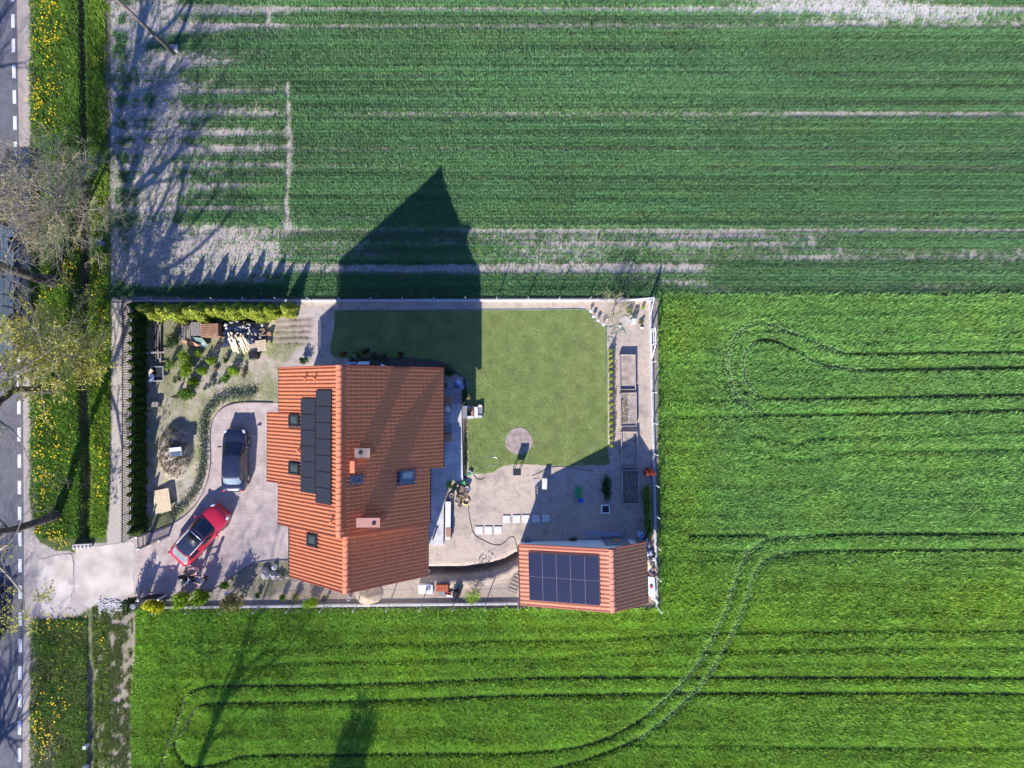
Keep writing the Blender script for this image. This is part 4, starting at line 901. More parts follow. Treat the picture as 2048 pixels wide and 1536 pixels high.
def shrub(label, u, v, rpx, h, lm, n=500, seed=1, shape='dome', lumps=5, size=0.06, name='shrub', cat='shrub', group=None, ry=None, stem=True, z0=0.0, basez=0.0):
    c = P(u, v); c.z = basez; r_ = rpx*S; t = thing(name, c, label, cat, group)
    p = clump_pts(n, r_, (ry or rpx)*S, h, seed, shape, lumps, z0)+np.array([c.x, c.y, c.z])
    foliage('foliage', p, size, LM[lm], seed, t)
    if stem:
        mb = MB(); mb.tube([(c.x, c.y, c.z), (c.x+0.02, c.y, c.z+max(z0, 0)+h*0.5)], [0.02+0.012*h, 0.012], 6); mb.build('stem', M['bark'], t)
    return t

def grow(mb, p, d, L, r, depth, R, tips, wig=0.25, up=0.05, spread=0.75, sides=5, kids=(3, 4)):
    pts = [p]; rs = [r]; n = 4; dd = d.normalized(); nodes = []
    for i in range(n):
        dd = (dd+Vector((R.gauss(0, wig), R.gauss(0, wig), R.gauss(0, wig*0.6)+up))).normalized()
        p = p+dd*(L/n); pts.append(p); rs.append(max(r*(1-0.62*(i+1)/n), 0.006)); nodes.append((p, dd, rs[-1]))
    mb.tube(pts, rs, sides if depth > 2 else (4 if depth > 1 else 3), cap=False)
    if depth == 0: tips.append((pts[-1], dd)); tips.append((pts[2], dd)); return
    for q, dq, rq in [nodes[-1]]*1+R.sample(nodes, min(3, R.choice(kids)-1)):
        ax = dq.cross(Vector((R.gauss(0,1), R.gauss(0,1), R.gauss(0,1)))).normalized(); a = R.uniform(0.3, spread)
        nd = Quaternion(ax, a) @ dq
        grow(mb, q, nd, L*R.uniform(0.55, 0.72), max(rq*0.72, 0.008), depth-1, R, tips, wig, up*0.6, spread, sides, kids)
def bare_tree(label, u, v, path, r0, limbs, seed, leaf=None, lsize=0.09, lper=2, group=None, depth=4, cat='tree', up=0.08, twig='twig', name='bare_tree', barkm='bark', spread=0.75):
    """path: list of (u,v,z) image points of the trunk; limbs: (start_index, dir, length, radius, depth)"""
    R = random.Random(seed); b = P(u, v); t = thing(name, (b.x, b.y, 0), label, cat, group)
    pts = [P(u, v, -0.05)]+[P(*q) for q in path]; rs = [r0*1.35]+[r0*(1-0.5*(i+1)/len(path)) for i in range(len(path))]
    sp = []; sr = []; q = smooth_line([tuple(p) for p in pts], 4) if False else None
    pp = [pts[0]]+pts+[pts[-1]]
    for i in range(1, len(pp)-2):
        for k in range(4):
            tt = k/4; a, bb, c, d = pp[i-1:i+3]
            sp.append(0.5*((2*bb)+(c-a)*tt+(2*a-5*bb+4*c-d)*tt*tt+(3*bb-a-3*c+d)*tt**3)); sr.append(rs[i-1]*(1-tt)+rs[i]*tt)
    sp.append(pts[-1]); sr.append(rs[-1]); mb = MB(); mb.tube(sp, sr, 12); mb.build('trunk', M[barkm], t, smooth=True)
    cb = MB(); tips = []
    for (i, dr, L, r_, dp) in limbs: grow(cb, pts[i], Vector(dr), L, r_, dp, R, tips, up=up, spread=spread)
    cr = cb.build('crown', M[twig], t, smooth=True)
    if leaf and tips:
        r2 = np.random.default_rng(seed); P3 = np.array([tuple(q) for q, _ in tips]); P3 = np.repeat(P3, lper, 0)+r2.normal(0, lsize*0.9, (len(tips)*lper, 3))
        foliage('leaves', P3, lsize, LM[leaf], seed, t)
    return t
def fan(n, elev, L, r, dp, idx, seed, a0=0, a1=6.28):
    R = random.Random(seed); out = []
    for i in range(n):
        a = a0+(a1-a0)*(i+R.uniform(-.2, .2))/n; e = elev+R.uniform(-.2, .2)
        out.append((idx, (math.cos(a)*math.cos(e), math.sin(a)*math.cos(e), math.sin(e)), L*R.uniform(.8, 1.15), r, dp))
    return out
GRP = 'tall bare trees lining the road'
bare_tree('tall bare roadside tree whose pale trunk leans over the white bus', 107, 563, [(75,556,1.8),(45,546,3.4),(0,531,5.6),(-50,505,8.0),(-110,490,10)], 0.36,
          fan(5, .9, 5.0, .19, 4, 5, 3)+fan(4, .5, 4.4, .15, 4, 4, 4)+[(4, (-.6, .6, .5), 4, .1, 4)], 31, None, group=GRP, name='roadside_tree')
bare_tree('tall bare roadside tree whose dark trunk bends low across the road below the bus', 104, 777, [(70,780,1.6),(30,780,3.2),(8,796,4.2),(-30,815,6.0),(-90,800,9)], 0.27,
          fan(6, .9, 5.0, .19, 4, 5, 5)+[(2, (-.5, .8, .6), 4, .11, 4), (3, (-.2, -.8, .8), 3.5, .10, 4), (4, (.2, .9, .6), 4, .1, 4)], 32, None, group=GRP, name='roadside_tree')
bare_tree('tall bare roadside tree with dark forked trunk near the concrete driveway entrance', 113, 1028, [(85,1041,1.7),(50,1052,3.1),(18,1061,4.8),(-25,1062,7.0),(-90,1060,10)], 0.30,
          fan(6, .9, 5.2, .20, 4, 5, 6)+[(3, (-.75, -.9, .35), 3.2, .13, 3), (3, (.1, .9, .9), 3.6, .08, 3), (4, (.3, .8, .8), 4, .1, 4)], 33, None, group=GRP, name='roadside_tree')
# low limb of that tree with young leaves over the road
tC = [o for o in C.objects if o.get('label', '').startswith('tall bare roadside tree with dark forked')][0]
R = random.Random(9); cb = MB(); tips = []
lp = [P(-25, 1062, 7.0), P(-30, 1110, 6.6), P(10, 1142, 6.2), P(47, 1188, 5.6)]; cb.tube(lp, [0.13, 0.12, 0.10, 0.05], 7)
for i in (1, 2, 2, 3, 3, 3, 2, 1):
    a = R.uniform(0, 6.28); grow(cb, lp[i], Vector((math.cos(a), math.sin(a)-.3, .3)), 1.5, .035, 2, R, tips, up=.05)
cb.build('low_branch', M['twig'], tC, smooth=True)
r2 = np.random.default_rng(4); P3 = np.repeat(np.array([tuple(q) for q, _ in tips]), 5, 0); foliage('leaves', P3+r2.normal(0, .12, P3.shape), 0.085, LM['bud'], 4, tC)
bare_tree('broad bare pale twiggy tree above the white bus, beside the ditch', 158, 428, [(150,425,1.2),(122,412,3.2)], 0.17,
          fan(14, .38, 2.7, .055, 4, 2, 7)+fan(9, 1.0, 2.6, .06, 4, 2, 8)+fan(8, .1, 2.4, .05, 4, 2, 9), 41, 'budg', 0.036, 2, name='bushy_tree', up=.05, twig='twiglight')
bare_tree('tree with fresh yellow-green leaf tufts between the road and the garden corner', 165, 716, [(156,713,1.0),(130,708,2.6)], 0.15,
          fan(11, .35, 2.35, .05, 3, 2, 17)+fan(7, 1.0, 2.2, .05, 3, 2, 18)+fan(6, .1, 2.1, .04, 3, 2, 19), 42, 'bud', 0.085, 5, name='leafing_tree', up=.05, twig='twiglight')
# neighbours beyond the frame edge whose shadows reach in
for i, (u, v, h, sd) in enumerate(((-175, 470, 14, 51), (-170, 240, 13, 52), (-120, 1790, 14, 53), (288, 1850, 20, 54), (-165, 1560, 12, 55))):
    dx_ = -1.0 if u < 0 else 0.0
    lab = ['bare tree across the road west of the bus', 'bare tree across the road at the top left', 'bare tree beyond the bottom left corner by the road', 'bare tree beyond the bottom edge of the bright green field', 'bare tree across the road at the bottom left'][i]
    b = P(u, v); R = random.Random(sd); t = thing('roadside_tree', (b.x, b.y, 0), lab, 'tree', GRP); mb = MB()
    mb.tube([(b.x, b.y, 0), (b.x+.1, b.y, h*.2), (b.x-.1, b.y+.1, h*.4), (b.x, b.y, h*.55)], [.36, .28, .24, .18], 10); mb.build('trunk', M['bark'], t, smooth=True)
    cb = MB(); tips = []
    for (i_, dr, L, r_, dp) in fan(6, .7, h*.26, .11, 4, 0, sd)+fan(3, 1.2, h*.28, .12, 4, 0, sd+1): grow(cb, Vector((b.x, b.y, h*(.38+.17*R.random()))), Vector(dr), L, r_, dp, R, tips)
    cb.build('crown', M['twig'], t)
b = P(560, 1905); t = thing('spruce_tree', (b.x, b.y, 0), 'narrow dense conifer beyond the bottom edge of the green field', 'tree')
mb = MB(); mb.tube([(b.x, b.y, 0), (b.x, b.y, 10)], [.22, .04], 8); mb.build('trunk', M['bark'], t)
foliage('foliage', clump_pts(16000, 1.8, 1.8, 10.6, 5, 'dome', 9)+np.array([b.x, b.y, 0.3]), 0.16, LM['dark'], 5, t)
# utility pole, top left
b = P(348, 106); t = thing('utility_pole', (b.x, b.y, 0), 'tall weathered wooden utility pole standing in the sparse field, seen from above', 'utility pole')
mb = MB(); top = P(226, -8, 7.6); mb.tube([P(348, 106, 0), P(348, 106, 0).lerp(top, .5), top], [.15, .13, .11], 10); mb.build('pole', M['polewood'], t, smooth=True)
mb = MB(); b2 = P(352, 100); mb.box((b2.x, b2.y, .15), (.5, .45, .5)); mb.build('footing', M['concrete'], t)
mb = MB(); mb.box((top.x, top.y, 7.4), (1.2, .1, .1), .6); mb.build('crossarm', M['polewood'], t)

# conifer hedge behind the left fence
ORD = 'first second third fourth fifth sixth seventh eighth ninth tenth eleventh twelfth thirteenth fourteenth fifteenth sixteenth seventeenth eighteenth nineteenth twentieth twenty-first twenty-second twenty-third twenty-fourth twenty-fifth'.split()
GH = 'dark conifer hedge behind the bar fence'
proto = []
for i in range(3):
    n = 2600; p = clump_pts(n, .42, .37, 1.95, 60+i, 'cone'); V_, F_, t_ = leaf_quads(p, .055, 60+i)
    proto.append((V_, F_, t_))
hd = {}
nH = 25
for i in range(nH):
    vy = 616+(1056-616)*i/(nH-1); u_ = 283+(2 if i % 2 else 0)
    b = P(u_, vy); lab = 'wide conifer at the lower end of the dark hedge beside the gate' if i == nH-1 else ('narrow dark conifer, %s from the top end of the hedge behind the bar fence' % ORD[i])
    k = i % 3; R = random.Random(i)
    if k not in hd:
        t = thing('hedge_conifer', (0, 0, 0), lab, 'conifer', GH); fo = fast('foliage', proto[k][0], proto[k][1], LM['thuja'], t, tint=proto[k][2])
        mb = MB(); mb.tube([(0, 0, 0), (0, 0, 1.5)], [.04, .015], 6); mb.build('trunk', M['bark'], t); hd[k] = t
    else: t = copy_tree(hd[k]); t['label'] = lab
    t.location = (b.x, b.y, 0); t.rotation_euler.z = R.uniform(0, 6.28); s_ = R.uniform(.93, 1.1); t.scale = (s_, s_, R.uniform(.92, 1.12))
    if i == nH-1: t.scale = (1.25, 1.25, 1.0)
# yellow-green conifers along the top fence
GY = 'yellow-green conifers along the top fence'; hd = {}
yx = [(296, 620, .8, 1.7), (314, 628, .9, 1.8), (338, 624, 1.0, 1.9), (366, 628, 1.15, 2.7), (390, 626, .9, 2.0), (412, 627, 1.15, 2.8), (437, 625, .95, 2.2), (458, 627, 1.1, 2.7), (484, 627, 1.15, 2.9), (506, 626, 1.0, 2.4), (528, 628, 1.1, 2.8), (550, 625, .9, 2.3), (583, 621, .9, 2.4)]
ord_ = ['first', 'second', 'third', 'fourth', 'fifth', 'sixth', 'seventh', 'eighth', 'ninth', 'tenth', 'eleventh', 'twelfth', 'last']
for i, (u_, v_2, rr, hh) in enumerate(yx):
    k = i % 3; b = P(u_, v_2)
    if k not in hd:
        t = thing('garden_conifer', (0, 0, 0), 'x', 'conifer', GY); p = clump_pts(3600, .68, .60, 2.3, 70+i, 'cone'); foliage('foliage', p, .075, LM['thujay'], 70+i, t)
        mb = MB(); mb.tube([(0, 0, 0), (0, 0, 1.8)], [.05, .015], 6); mb.build('trunk', M['bark'], t); hd[k] = t
    else: t = copy_tree(hd[k])
    t['label'] = '%s yellow-green conifer from the left along the top fence' % ord_[i]
    t.location = (b.x, b.y, 0); t.rotation_euler.z = i*1.7; t.scale = (rr, rr, hh/2.3)

# garden shrubs, left bed
G1 = 'small clipped lime green conifers in the left garden'
shrub('dark green bushy shrub left of the stacked pallets', 348, 684, 19, 1.0, 'dark', 900, 101, size=.06)
shrub('sparse dark shrub at the left of the planted bed', 345, 728, 16, .9, 'green', 350, 102, size=.06)
shrub('large bright green double shrub in the middle of the left bed', 379, 730, 22, 1.25, 'lime', 1500, 103, size=.07, ry=32)
shrub('low lime shrub just below the green tarp', 400, 706, 11, .6, 'lime', 420, 104, size=.05)
shrub('lime green clipped cone nearest the light planks', 426, 722, 8.5, 1.3, 'lime', 900, 105, 'cone', size=.05, group=G1)
shrub('lime green clipped cone in the middle of the diagonal row of three', 407, 742, 9, 1.25, 'lime', 900, 106, 'cone', size=.05, group=G1)
shrub('lime green clipped cone just above the big round green bush', 389, 765, 10, 1.25, 'lime', 1000, 107, 'cone', size=.05, group=G1)
shrub('big round green bush at the lower end of the diagonal row', 379, 788, 13, 1.1, 'green', 1400, 108, lumps=1, size=.055)
shrub('small dark shrub left of the diagonal row of clipped cones', 358, 760, 9, .6, 'dark', 300, 109, size=.05)
shrub('small dark green shrub right of the diagonal row', 452, 721, 7, .5, 'dark', 260, 110, size=.05)
shrub('round lime bush beside the row of red-brown plants', 470, 742, 11, .7, 'lime', 800, 111, lumps=1, size=.05)
shrub('spiky green shrub left of the round lime bush', 454, 757, 12, .5, 'green', 420, 112, size=.07)
shrub('thin dark columnar conifer alone in the left lawn', 356, 793, 4, 1.3, 'dark', 350, 113, 'cone', size=.04)
shrub('low grey-green creeping shrub in the bare bed', 424, 757, 10, .3, 'sage', 260, 114, size=.05)
shrub('brown dry plant clump in the bare bed', 433, 736, 8, .3, 'brown', 200, 115, size=.045)
shrub('strip of red-brown low plants right of the lime bush', 489, 743, 6, .3, 'brown', 320, 116, size=.045, ry=15)
for i, (u_, v_2) in enumerate(((410, 778), (418, 773), (428, 769), (439, 766))):
    shrub(['leftmost', 'second from left', 'third from left', 'rightmost'][i]+' of four tiny grey-green balls in a row', u_, v_2, 4, .22, 'sage', 160, 120+i, lumps=1, size=.035, group='four tiny grey-green balls', stem=False, name='ball_shrub')
# lavender-like hedge following the drive
hp = smooth_line([(508,791),(490,795),(470,793),(452,799),(436,806),(423,818),(414,832),(410,850),(409,870),(409,892),(409,915),(407,938),(402,960),(393,982),(380,1002),(364,1020),(345,1034)], 2)
pts = []; r2 = np.random.default_rng(77)
for (a, b_2) in hp:
    c = P(a-2, b_2-1); n = 170; q = r2.standard_normal((n, 3))*np.array([.16, .16, .13])+np.array([c.x, c.y, .22]); pts.append(q)
pts = np.concatenate(pts); pts[:, 2] = np.clip(pts[:, 2], .03, .6)
t = thing('low_hedge', P(410, 870), 'low grey-green hedge curving along the edge of the paved drive', 'hedge'); foliage('foliage', pts, .05, LM['sage'], 78, t)

# bottom hedge and shrubs
shrub('bright golden yellow bush at the corner beside the driveway', 322, 1206, 26, 1.5, 'yellow', 2600, 130, size=.08, ry=17, lumps=8)
shrub('dark green conifer left of the golden yellow bush', 276, 1204, 19, 1.9, 'dark', 2200, 131, size=.07, lumps=6)
shrub('fresh green leafy bush right of the golden one', 374, 1194, 19, 1.5, 'lime', 1500, 132, size=.09, lumps=7)
shrub('fresh green leafy bush in the middle of the bottom hedge', 408, 1190, 20, 1.5, 'lime', 1700, 133, size=.09, lumps=7)
shrub('green bush jutting onto the paving above the bottom hedge', 452, 1166, 13, .9, 'green', 800, 134, size=.07)
shrub('tall olive green shrub leaning over the bottom fence', 472, 1195, 24, 1.9, 'olive', 1500, 135, size=.08, lumps=7)
shrub('small green shrub left of the brown one by the bottom fence', 566, 1194, 11, .7, 'green', 320, 136, size=.06)
shrub('brownish low shrub between two green ones by the bottom fence', 593, 1191, 12, .6, 'olive', 420, 137, size=.05)
shrub('feathery light green shrub leaning out over the bottom fence', 627, 1198, 17, 1.4, 'lime', 1100, 138, size=.07, lumps=6)
shrub('tiny green sprout beside the black tyre', 657, 1192, 4, .3, 'lime', 70, 139, size=.05, stem=False)
shrub('small dark plant beside the olive shrub', 520, 1188, 8, .5, 'dark', 240, 140, size=.05)
shrub('young tree with light green leaves beside the soil ridge', 948, 1184, 20, 1.8, 'lime', 520, 141, size=.06, lumps=6, name='young_tree', cat='tree')
# yellow bushes beside lawn
lb = [702, 712, 722, 733, 744, 757, 770, 783, 795, 808, 820, 833, 845, 857, 868, 879, 891]
t0_ = None
for i, vv_ in enumerate(lb):
    b = P(1220.5+1.5*i/16, vv_); lab = 'small yellow-green bush, %s from the top of the row between lawn and raised beds' % ORD[i]
    if t0_ is None: t0_ = shrub(lab, 1220, 700, 4.6, .85, 'thujay', 340, 150, shape='cone', size=.04, name='edging_bush', group='yellow-green bushes between lawn and raised beds'); t0_.location = (b.x, b.y, 0); continue
    t = copy_tree(t0_); t['label'] = lab; t.location = (b.x, b.y, 0); t.rotation_euler.z = i; s_ = .85+.3*((i*7) % 5)/5; t.scale = (s_, s_, .8+.35*((i*3) % 4)/4)
shrub('dark shaded strip of low shrubs above the white-edged planter', 1213, 975, 11, .6, 'dark', 1100, 171, size=.06, ry=33, lumps=9, name='shrub_bed')
shrub('dark green climber along the right fence in the shade', 1290, 1000, 9, 1.2, 'green', 2200, 172, size=.07, ry=42, lumps=12, name='climber', cat='climber')
shrub('second green climber lower on the right fence near the barrels', 1292, 1050, 8, 1.1, 'green', 1100, 173, size=.07, ry=26, lumps=8, name='climber', cat='climber')
shrub('red-leaved shrub against the right fence', 1296, 942, 11, 1.2, 'red', 480, 174, size=.075, lumps=5)
# bare pale shrub, top right corner of garden
bare_tree('pale leafless shrub with spreading branches in the top right garden corner', 1224, 636, [(1225,630,.5)], 0.05, fan(9, .75, 1.25, .03, 3, 1, 22), 61, 'bud', .03, 1, name='bare_shrub', cat='shrub', up=.1, twig='palebark', barkm='palebark')
shrub('low green clump near the corner of the top fence', 1258, 622, 10, .45, 'green', 260, 176, size=.05, stem=False)
# flower bed behind the house
for i, (u_, v_2, lm, r_, n) in enumerate(((688, 708, 'orange', 9, 160), (710, 709, 'white', 14, 70), (729, 703, 'orange', 7, 90), (741, 700, 'white', 10, 40), (750, 712, 'brown', 12, 260), (768, 714, 'brown', 10, 240), (801, 709, 'orange', 8, 100))):
    labs = ['dim orange flowers at the left end of the shaded bed behind the house', 'cluster of small white flowers in the shaded bed behind the house', 'small red-orange flower clump right of the white flowers', 'loose white flowers at the front of the shaded bed', 'red-brown plant left of centre in the shaded bed', 'red-brown plant right of centre in the shaded bed', 'red flower clump at the right end of the shaded bed']
    t = shrub(labs[i], u_, v_2, r_, .4, lm, n, 180+i, size=.04, name='flower_clump', cat='flowers', stem=False)
    c = P(u_, v_2); foliage('leaves', clump_pts(260, r_*S, r_*S, .36, 190+i)+np.array([c.x, c.y, 0]), .05, LM['dark'], 190+i, t)
shrub('dark shrub at the back corner of the house on the left', 612, 720, 12, .7, 'dark', 420, 200, size=.06)
shrub('dark green shrub above the terrace beside the house', 896, 748, 15, .8, 'dark', 800, 201, size=.06)

# ------------------------------------------------------------------ vehicles
def se(a, n=4.0):
    c, s_ = math.cos(a), math.sin(a); return (math.copysign(abs(c)**(2/n), c), math.copysign(abs(s_)**(2/n), s_))
def make_car(name, label, cx, cy, rz, L, Wd, Hh, paint, roofm, cab, hood=0.95, deck=1.0, rails=False, sunroof=False, rearglass='carglass', plate=True):
    t = thing(name, (cx, cy, 0), label, 'car', None, rz)
    def part(nm, mb, m, par=None, smooth=True):
        o = mb.build(nm, M[m], None, smooth); o.parent = par or t; o.matrix_parent_inverse = Matrix.Identity(4); return o
    st = [(-1.0, .62, .80), (-.985, .72, .86), (-.95, .84, .95), (-.85, .95, 1.0), (-.6, .99, 1.0), (-.2, 1.0, 1.0), (.2, 1.0, 1.0), (.45, .99, 1.0), (.65, .97, .97), (.82, .92, .92), (.93, .82, .85), (.98, .70, .76), (1.0, .60, .68)]
    mb = MB(); nS = 15
    for (sx, sw, sz) in st:
        zt = (deck if sx < 0 else hood)*sz; w = Wd/2*sw; x = sx*L/2
        prof = [(0, zt+.03), (.45, zt+.025), (.78, zt), (.93, zt-.07), (1.0, zt-.22), (1.0, .45), (.96, .28), (.85, .2)]
        full = [(-a*w, z) for a, z in reversed(prof[1:])]+[(a*w, z) for a, z in prof]
        mb.v += [(x, y, z) for y, z in full]
    k = len(full)
    for i in range(len(st)-1):
        for j in range(k-1): q = i*k+j; mb.f.append((q, q+k, q+k+1, q+1))
        mb.f.append((i*k+k-1, (i+1)*k+k-1, (i+1)*k, i*k))
    mb.f.append(tuple(range(k))); mb.f.append(tuple(reversed(range((len(st)-1)*k, len(st)*k))))
    part('body', mb, paint)
    xr, xf, rr, rf, zb = cab; Z1 = Hh-.06
    def ring(f, grow_=0.0):
        x0 = xr*(1-f)+rr*f; x1 = xf*(1-f)+rf*f; hy = (Wd/2)*(.90*(1-f)+.70*f)+grow_; z = zb*(1-f)+Z1*f
        return (x0+x1)/2, (x1-x0)/2+grow_, hy, z
    def pt(a, f, g=0.0): cxx_, hx, hy, z = ring(f, g); c, s_ = se(a); return (cxx_+hx*c, hy*s_, z+g*.3)
    def patch(a0, a1, f0, f1, g, na=10, nf=4):
        mb = MB()
        for i in range(nf+1):
            for j in range(na+1): mb.v.append(pt(a0+(a1-a0)*j/na, f0+(f1-f0)*i/nf, g))
        for i in range(nf):
            for j in range(na): q = i*(na+1)+j; mb.f.append((q, q+1, q+na+2, q+na+1))
        return mb
    part('cabin', patch(0, 2*math.pi, -.05, 1, 0, 48, 4), paint)
    mb = MB(); b0 = 0
    for i, sc_ in enumerate((1.0, .9, .7, .4, 0.001)):
        cxx_, hx, hy, z = ring(1.0, .012)
        for j in range(40): c, s_ = se(2*math.pi*j/40); mb.v.append((cxx_+hx*c*sc_, hy*s_*sc_, z+.055*(1-sc_**2)))
    for i in range(4):
        for j in range(40): mb.f.append((i*40+j, i*40+(j+1) % 40, (i+1)*40+(j+1) % 40, (i+1)*40+j))
    rf_ = part('roof', mb, roofm)
    part('windshield', patch(-.80, .80, .04, .97, .018), 'carglass'); part('rear_window', patch(math.pi-.72, math.pi+.72, .12, .90, .018), rearglass)
    for sg in (1, -1):
        a = [(.93, 1.50), (1.60, 2.2)]
        for (p0, p1) in a: part('side_window', patch(sg*p0, sg*p1, .12, .88, .016, 8, 2), 'carglass')
    for sx in (-1, 1):
        for sy in (-1, 1):
            wx, wy = sx*L*.29, sy*(Wd/2-.09); r_ = .33; mb = MB(); prof = [(0, -.10), (r_*.8, -.11), (r_, -.08), (r_, .08), (r_*.8, .11), (r_*.62, .10)]
            b = 0; n = 20
            for (a, h) in prof:
                for k2 in range(n): an = 2*math.pi*k2/n; mb.v.append((wx+a*math.cos(an), wy+sy*h, r_+a*math.sin(an)))
            for i in range(len(prof)-1):
                for k2 in range(n): q = i*n; mb.f.append((q+k2, q+(k2+1) % n, q+n+(k2+1) % n, q+n+k2))
            w_ = part('wheel', mb, 'rubber'); mb = MB()
            mb.v.append((wx, wy+sy*.115, r_))
            for k2 in range(n): an = 2*math.pi*k2/n; mb.v.append((wx+r_*.62*math.cos(an), wy+sy*.10, r_+r_*.62*math.sin(an)))
            for k2 in range(n): mb.f.append((0, 1+k2, 1+(k2+1) % n))
            part('rim', mb, 'alloy', w_)
    for sy in (-1, 1):
        mb = MB(); mb.blob((L/2*.90, sy*Wd/2*.70, hood*.80), (.20, .13, .07), 3, .03); part('headlight', mb, 'lamp')
        mb = MB(); mb.blob((-L/2*.955, sy*Wd/2*.74, deck*.86), (.09, .14, .09), 3, .03); part('taillight', mb, 'redlamp')
        mb = MB(); mb.blob((xf-.35, sy*(Wd/2+.10), zb+.06), (.07, .13, .08), 2, .03); mb.bar((xf-.35, sy*(Wd/2-.08), zb+.02), (xf-.35, sy*(Wd/2+.05), zb+.05), .05); part('mirror', mb, paint)
    mb = MB(); mb.box((L/2*.985, 0, .42), (.06, Wd*.55, .14)); part('grille', mb, 'black')
    if plate: mb = MB(); mb.box((-L/2-.008, 0, .62), (.03, .52, .12)); part('licence_plate', mb, 'white')
    if rails:
        for sy in (-1, 1):
            mb = MB(); y = sy*Wd/2*.665; mb.tube([(rr+.25, y, Hh-.05), (rr+.4, y, Hh+.02), (rf-.35, y, Hh+.02), (rf-.2, y, Hh-.05)], .022, 6); part('roof_rail', mb, 'white')
    if sunroof:
        mb = MB(); xm = rf-.62; mb.box((xm, 0, Hh+.0), (.62, Wd*.46, .03)); part('sunroof', mb, 'black', rf_)
        mb = MB(); mb.box((xm+.36, 0, Hh+.005), (.05, Wd*.5, .05)); part('wind_deflector', mb, 'greymetal', rf_)
    return t
a = P(350, 1123, .9); b = P(449, 1015.5, .55); rz = math.atan2(b.y-a.y, b.x-a.x)
make_car('parked_car', 'red estate-like car with dark roof and white roof rails, parked by the open gate', (a.x+b.x)/2, (a.y+b.y)/2, rz, 4.7, 1.86, 1.62, 'red', 'navy', (-2.16, 1.22, -1.38, .42, 1.0), hood=1.02, deck=1.04, rails=True, sunroof=True, rearglass='carglass2')
a = P(475, 983, .95); b = P(472, 858, .6)
make_car('parked_car', 'dark navy blue hatchback parked at the curve of the paved drive', -18.50, (a.y+b.y)/2, math.atan2(b.y-a.y, 0.0)-.015, 4.42, 1.74, 1.46, 'navy', 'navy', (-1.78, 1.30, -1.15, .40, .96), hood=.95, deck=1.02, rearglass='carglass2', plate=False)
a = P(8, 1257, .3); b = P(9, 1178, .3)
make_car('moving_car', 'dark grey car on the road at the left edge, under the leafy branch', a.x-.95, (a.y+b.y)/2-.3, math.pi/2, 4.2, 1.76, 1.46, 'greycar', 'greycar', (-1.7, 1.25, -1.15, .40, .96), hood=.95, deck=1.0, plate=False)
# bus
bx = P(27, 600, .4).x; y0 = P(20, 730, .6).y; y1 = P(20, 424, .6).y; bw, bh = 2.5, 3.1; L = y1-y0
t = thing('bus', (bx-bw/2, (y0+y1)/2, 0), 'long white bus on the road at the left edge, dark lettering on its side', 'bus')
mb = MB(); mb.box((bx-bw/2, (y0+y1)/2, .3+(bh-.3)/2), (bw, L, bh-.3)); mb.build('body', M['buswhite'], t, bevel=.12)
mb = MB()
for z in (.95, 1.42): mb.box((bx+.002, (y0+y1)/2, z), (.012, L-.3, .018))
for v in (477, 503, 590.5, 613.5, 664): q = P(20, v, .9).y; mb.box((bx+.002, q, .95), (.012, .03 if v < 580 or v > 620 else .07, 1.25))
mb.build('panel_seam', M['darkmetal'], t)
for v in (450,): q = P(10, v-11, 1.1).y; mb = MB(); mb.box((bx+.006, q, 1.5), (.02, .95, 1.5)); mb.build('door', M['glass'], t)
mb = MB()
mb.box((bx+.006, (y0+y1)/2-.6, 2.25), (.02, L-3.2, .95)); mb.build('side_window', M['carglass'], t)
mb = MB(); mb.box((bx-bw+(-.006), (y0+y1)/2, 2.25), (.02, L-2, .95)); mb.build('side_window', M['carglass'], t)
mb = MB(); mb.box((bx-bw/2, y1+.006, 2.0), (bw-.3, .02, 1.5)); mb.build('windshield', M['carglass'], t)
for v in (488, 642):
    q = P(20, v, .45).y
    for xx, sg in ((bx, 1), (bx-bw, -1)):
        mb = MB(); n = 24
        for (a_, h) in ((.0, -.25), (.48, -.25), (.5, .0), (.42, .03), (.30, .02)):
            for k2 in range(n): an = 2*math.pi*k2/n; mb.v.append((xx+sg*h, q+a_*math.cos(an), .5+a_*math.sin(an)))
        for i in range(4):
            for k2 in range(n): mb.f.append((i*n+k2, i*n+(k2+1) % n, (i+1)*n+(k2+1) % n, (i+1)*n+k2))
        w_ = mb.build('wheel', M['rubber'], t); mb = MB(); mb.v.append((xx+sg*.0, q, .5))
        for k2 in range(n): an = 2*math.pi*k2/n; mb.v.append((xx+sg*.03, q+.3*math.cos(an), .5+.3*math.sin(an)))
        for k2 in range(n): mb.f.append((0, 1+k2, 1+(k2+1) % n))
        o = mb.build('rim', M['alloy'], None); o.parent = w_; o.matrix_parent_inverse = w_.matrix_world.inverted()
mb = MB(); mb.box((bx-.15, y0-.005, .85), (.34, .05, .42)); mb.build('taillight', M['redlamp'], t)
for v in (450, 526, 565, 602): q = P(20, v, .7).y; mb = MB(); mb.box((bx+.02, q, .66), (.05, .09, .06)); mb.build('marker_lamp', M['darkmetal'], t)
fc = bpy.data.curves.new('lettering', 'FONT'); fc.body = 'PAS'; fc.size = .62; fc.extrude = .004; fo = bpy.data.objects.new('lettering', fc); C.objects.link(fo)
q = P(2, 558, 1.2); fo.location = (bx+.014, q.y, 1.16); fo.rotation_euler = (math.pi/2, 0, math.pi/2); fc.materials.append(M['darkmetal']); bpy.context.view_layer.update()
lm_ = bpy.data.meshes.new_from_object(fo.evaluated_get(bpy.context.evaluated_depsgraph_get())); lo = bpy.data.objects.new('side_lettering', lm_); C.objects.link(lo); lo.location = fo.location; lo.rotation_euler = fo.rotation_euler; bpy.data.objects.remove(fo)
lo.parent = t; lo.matrix_parent_inverse = t.matrix_world.inverted()

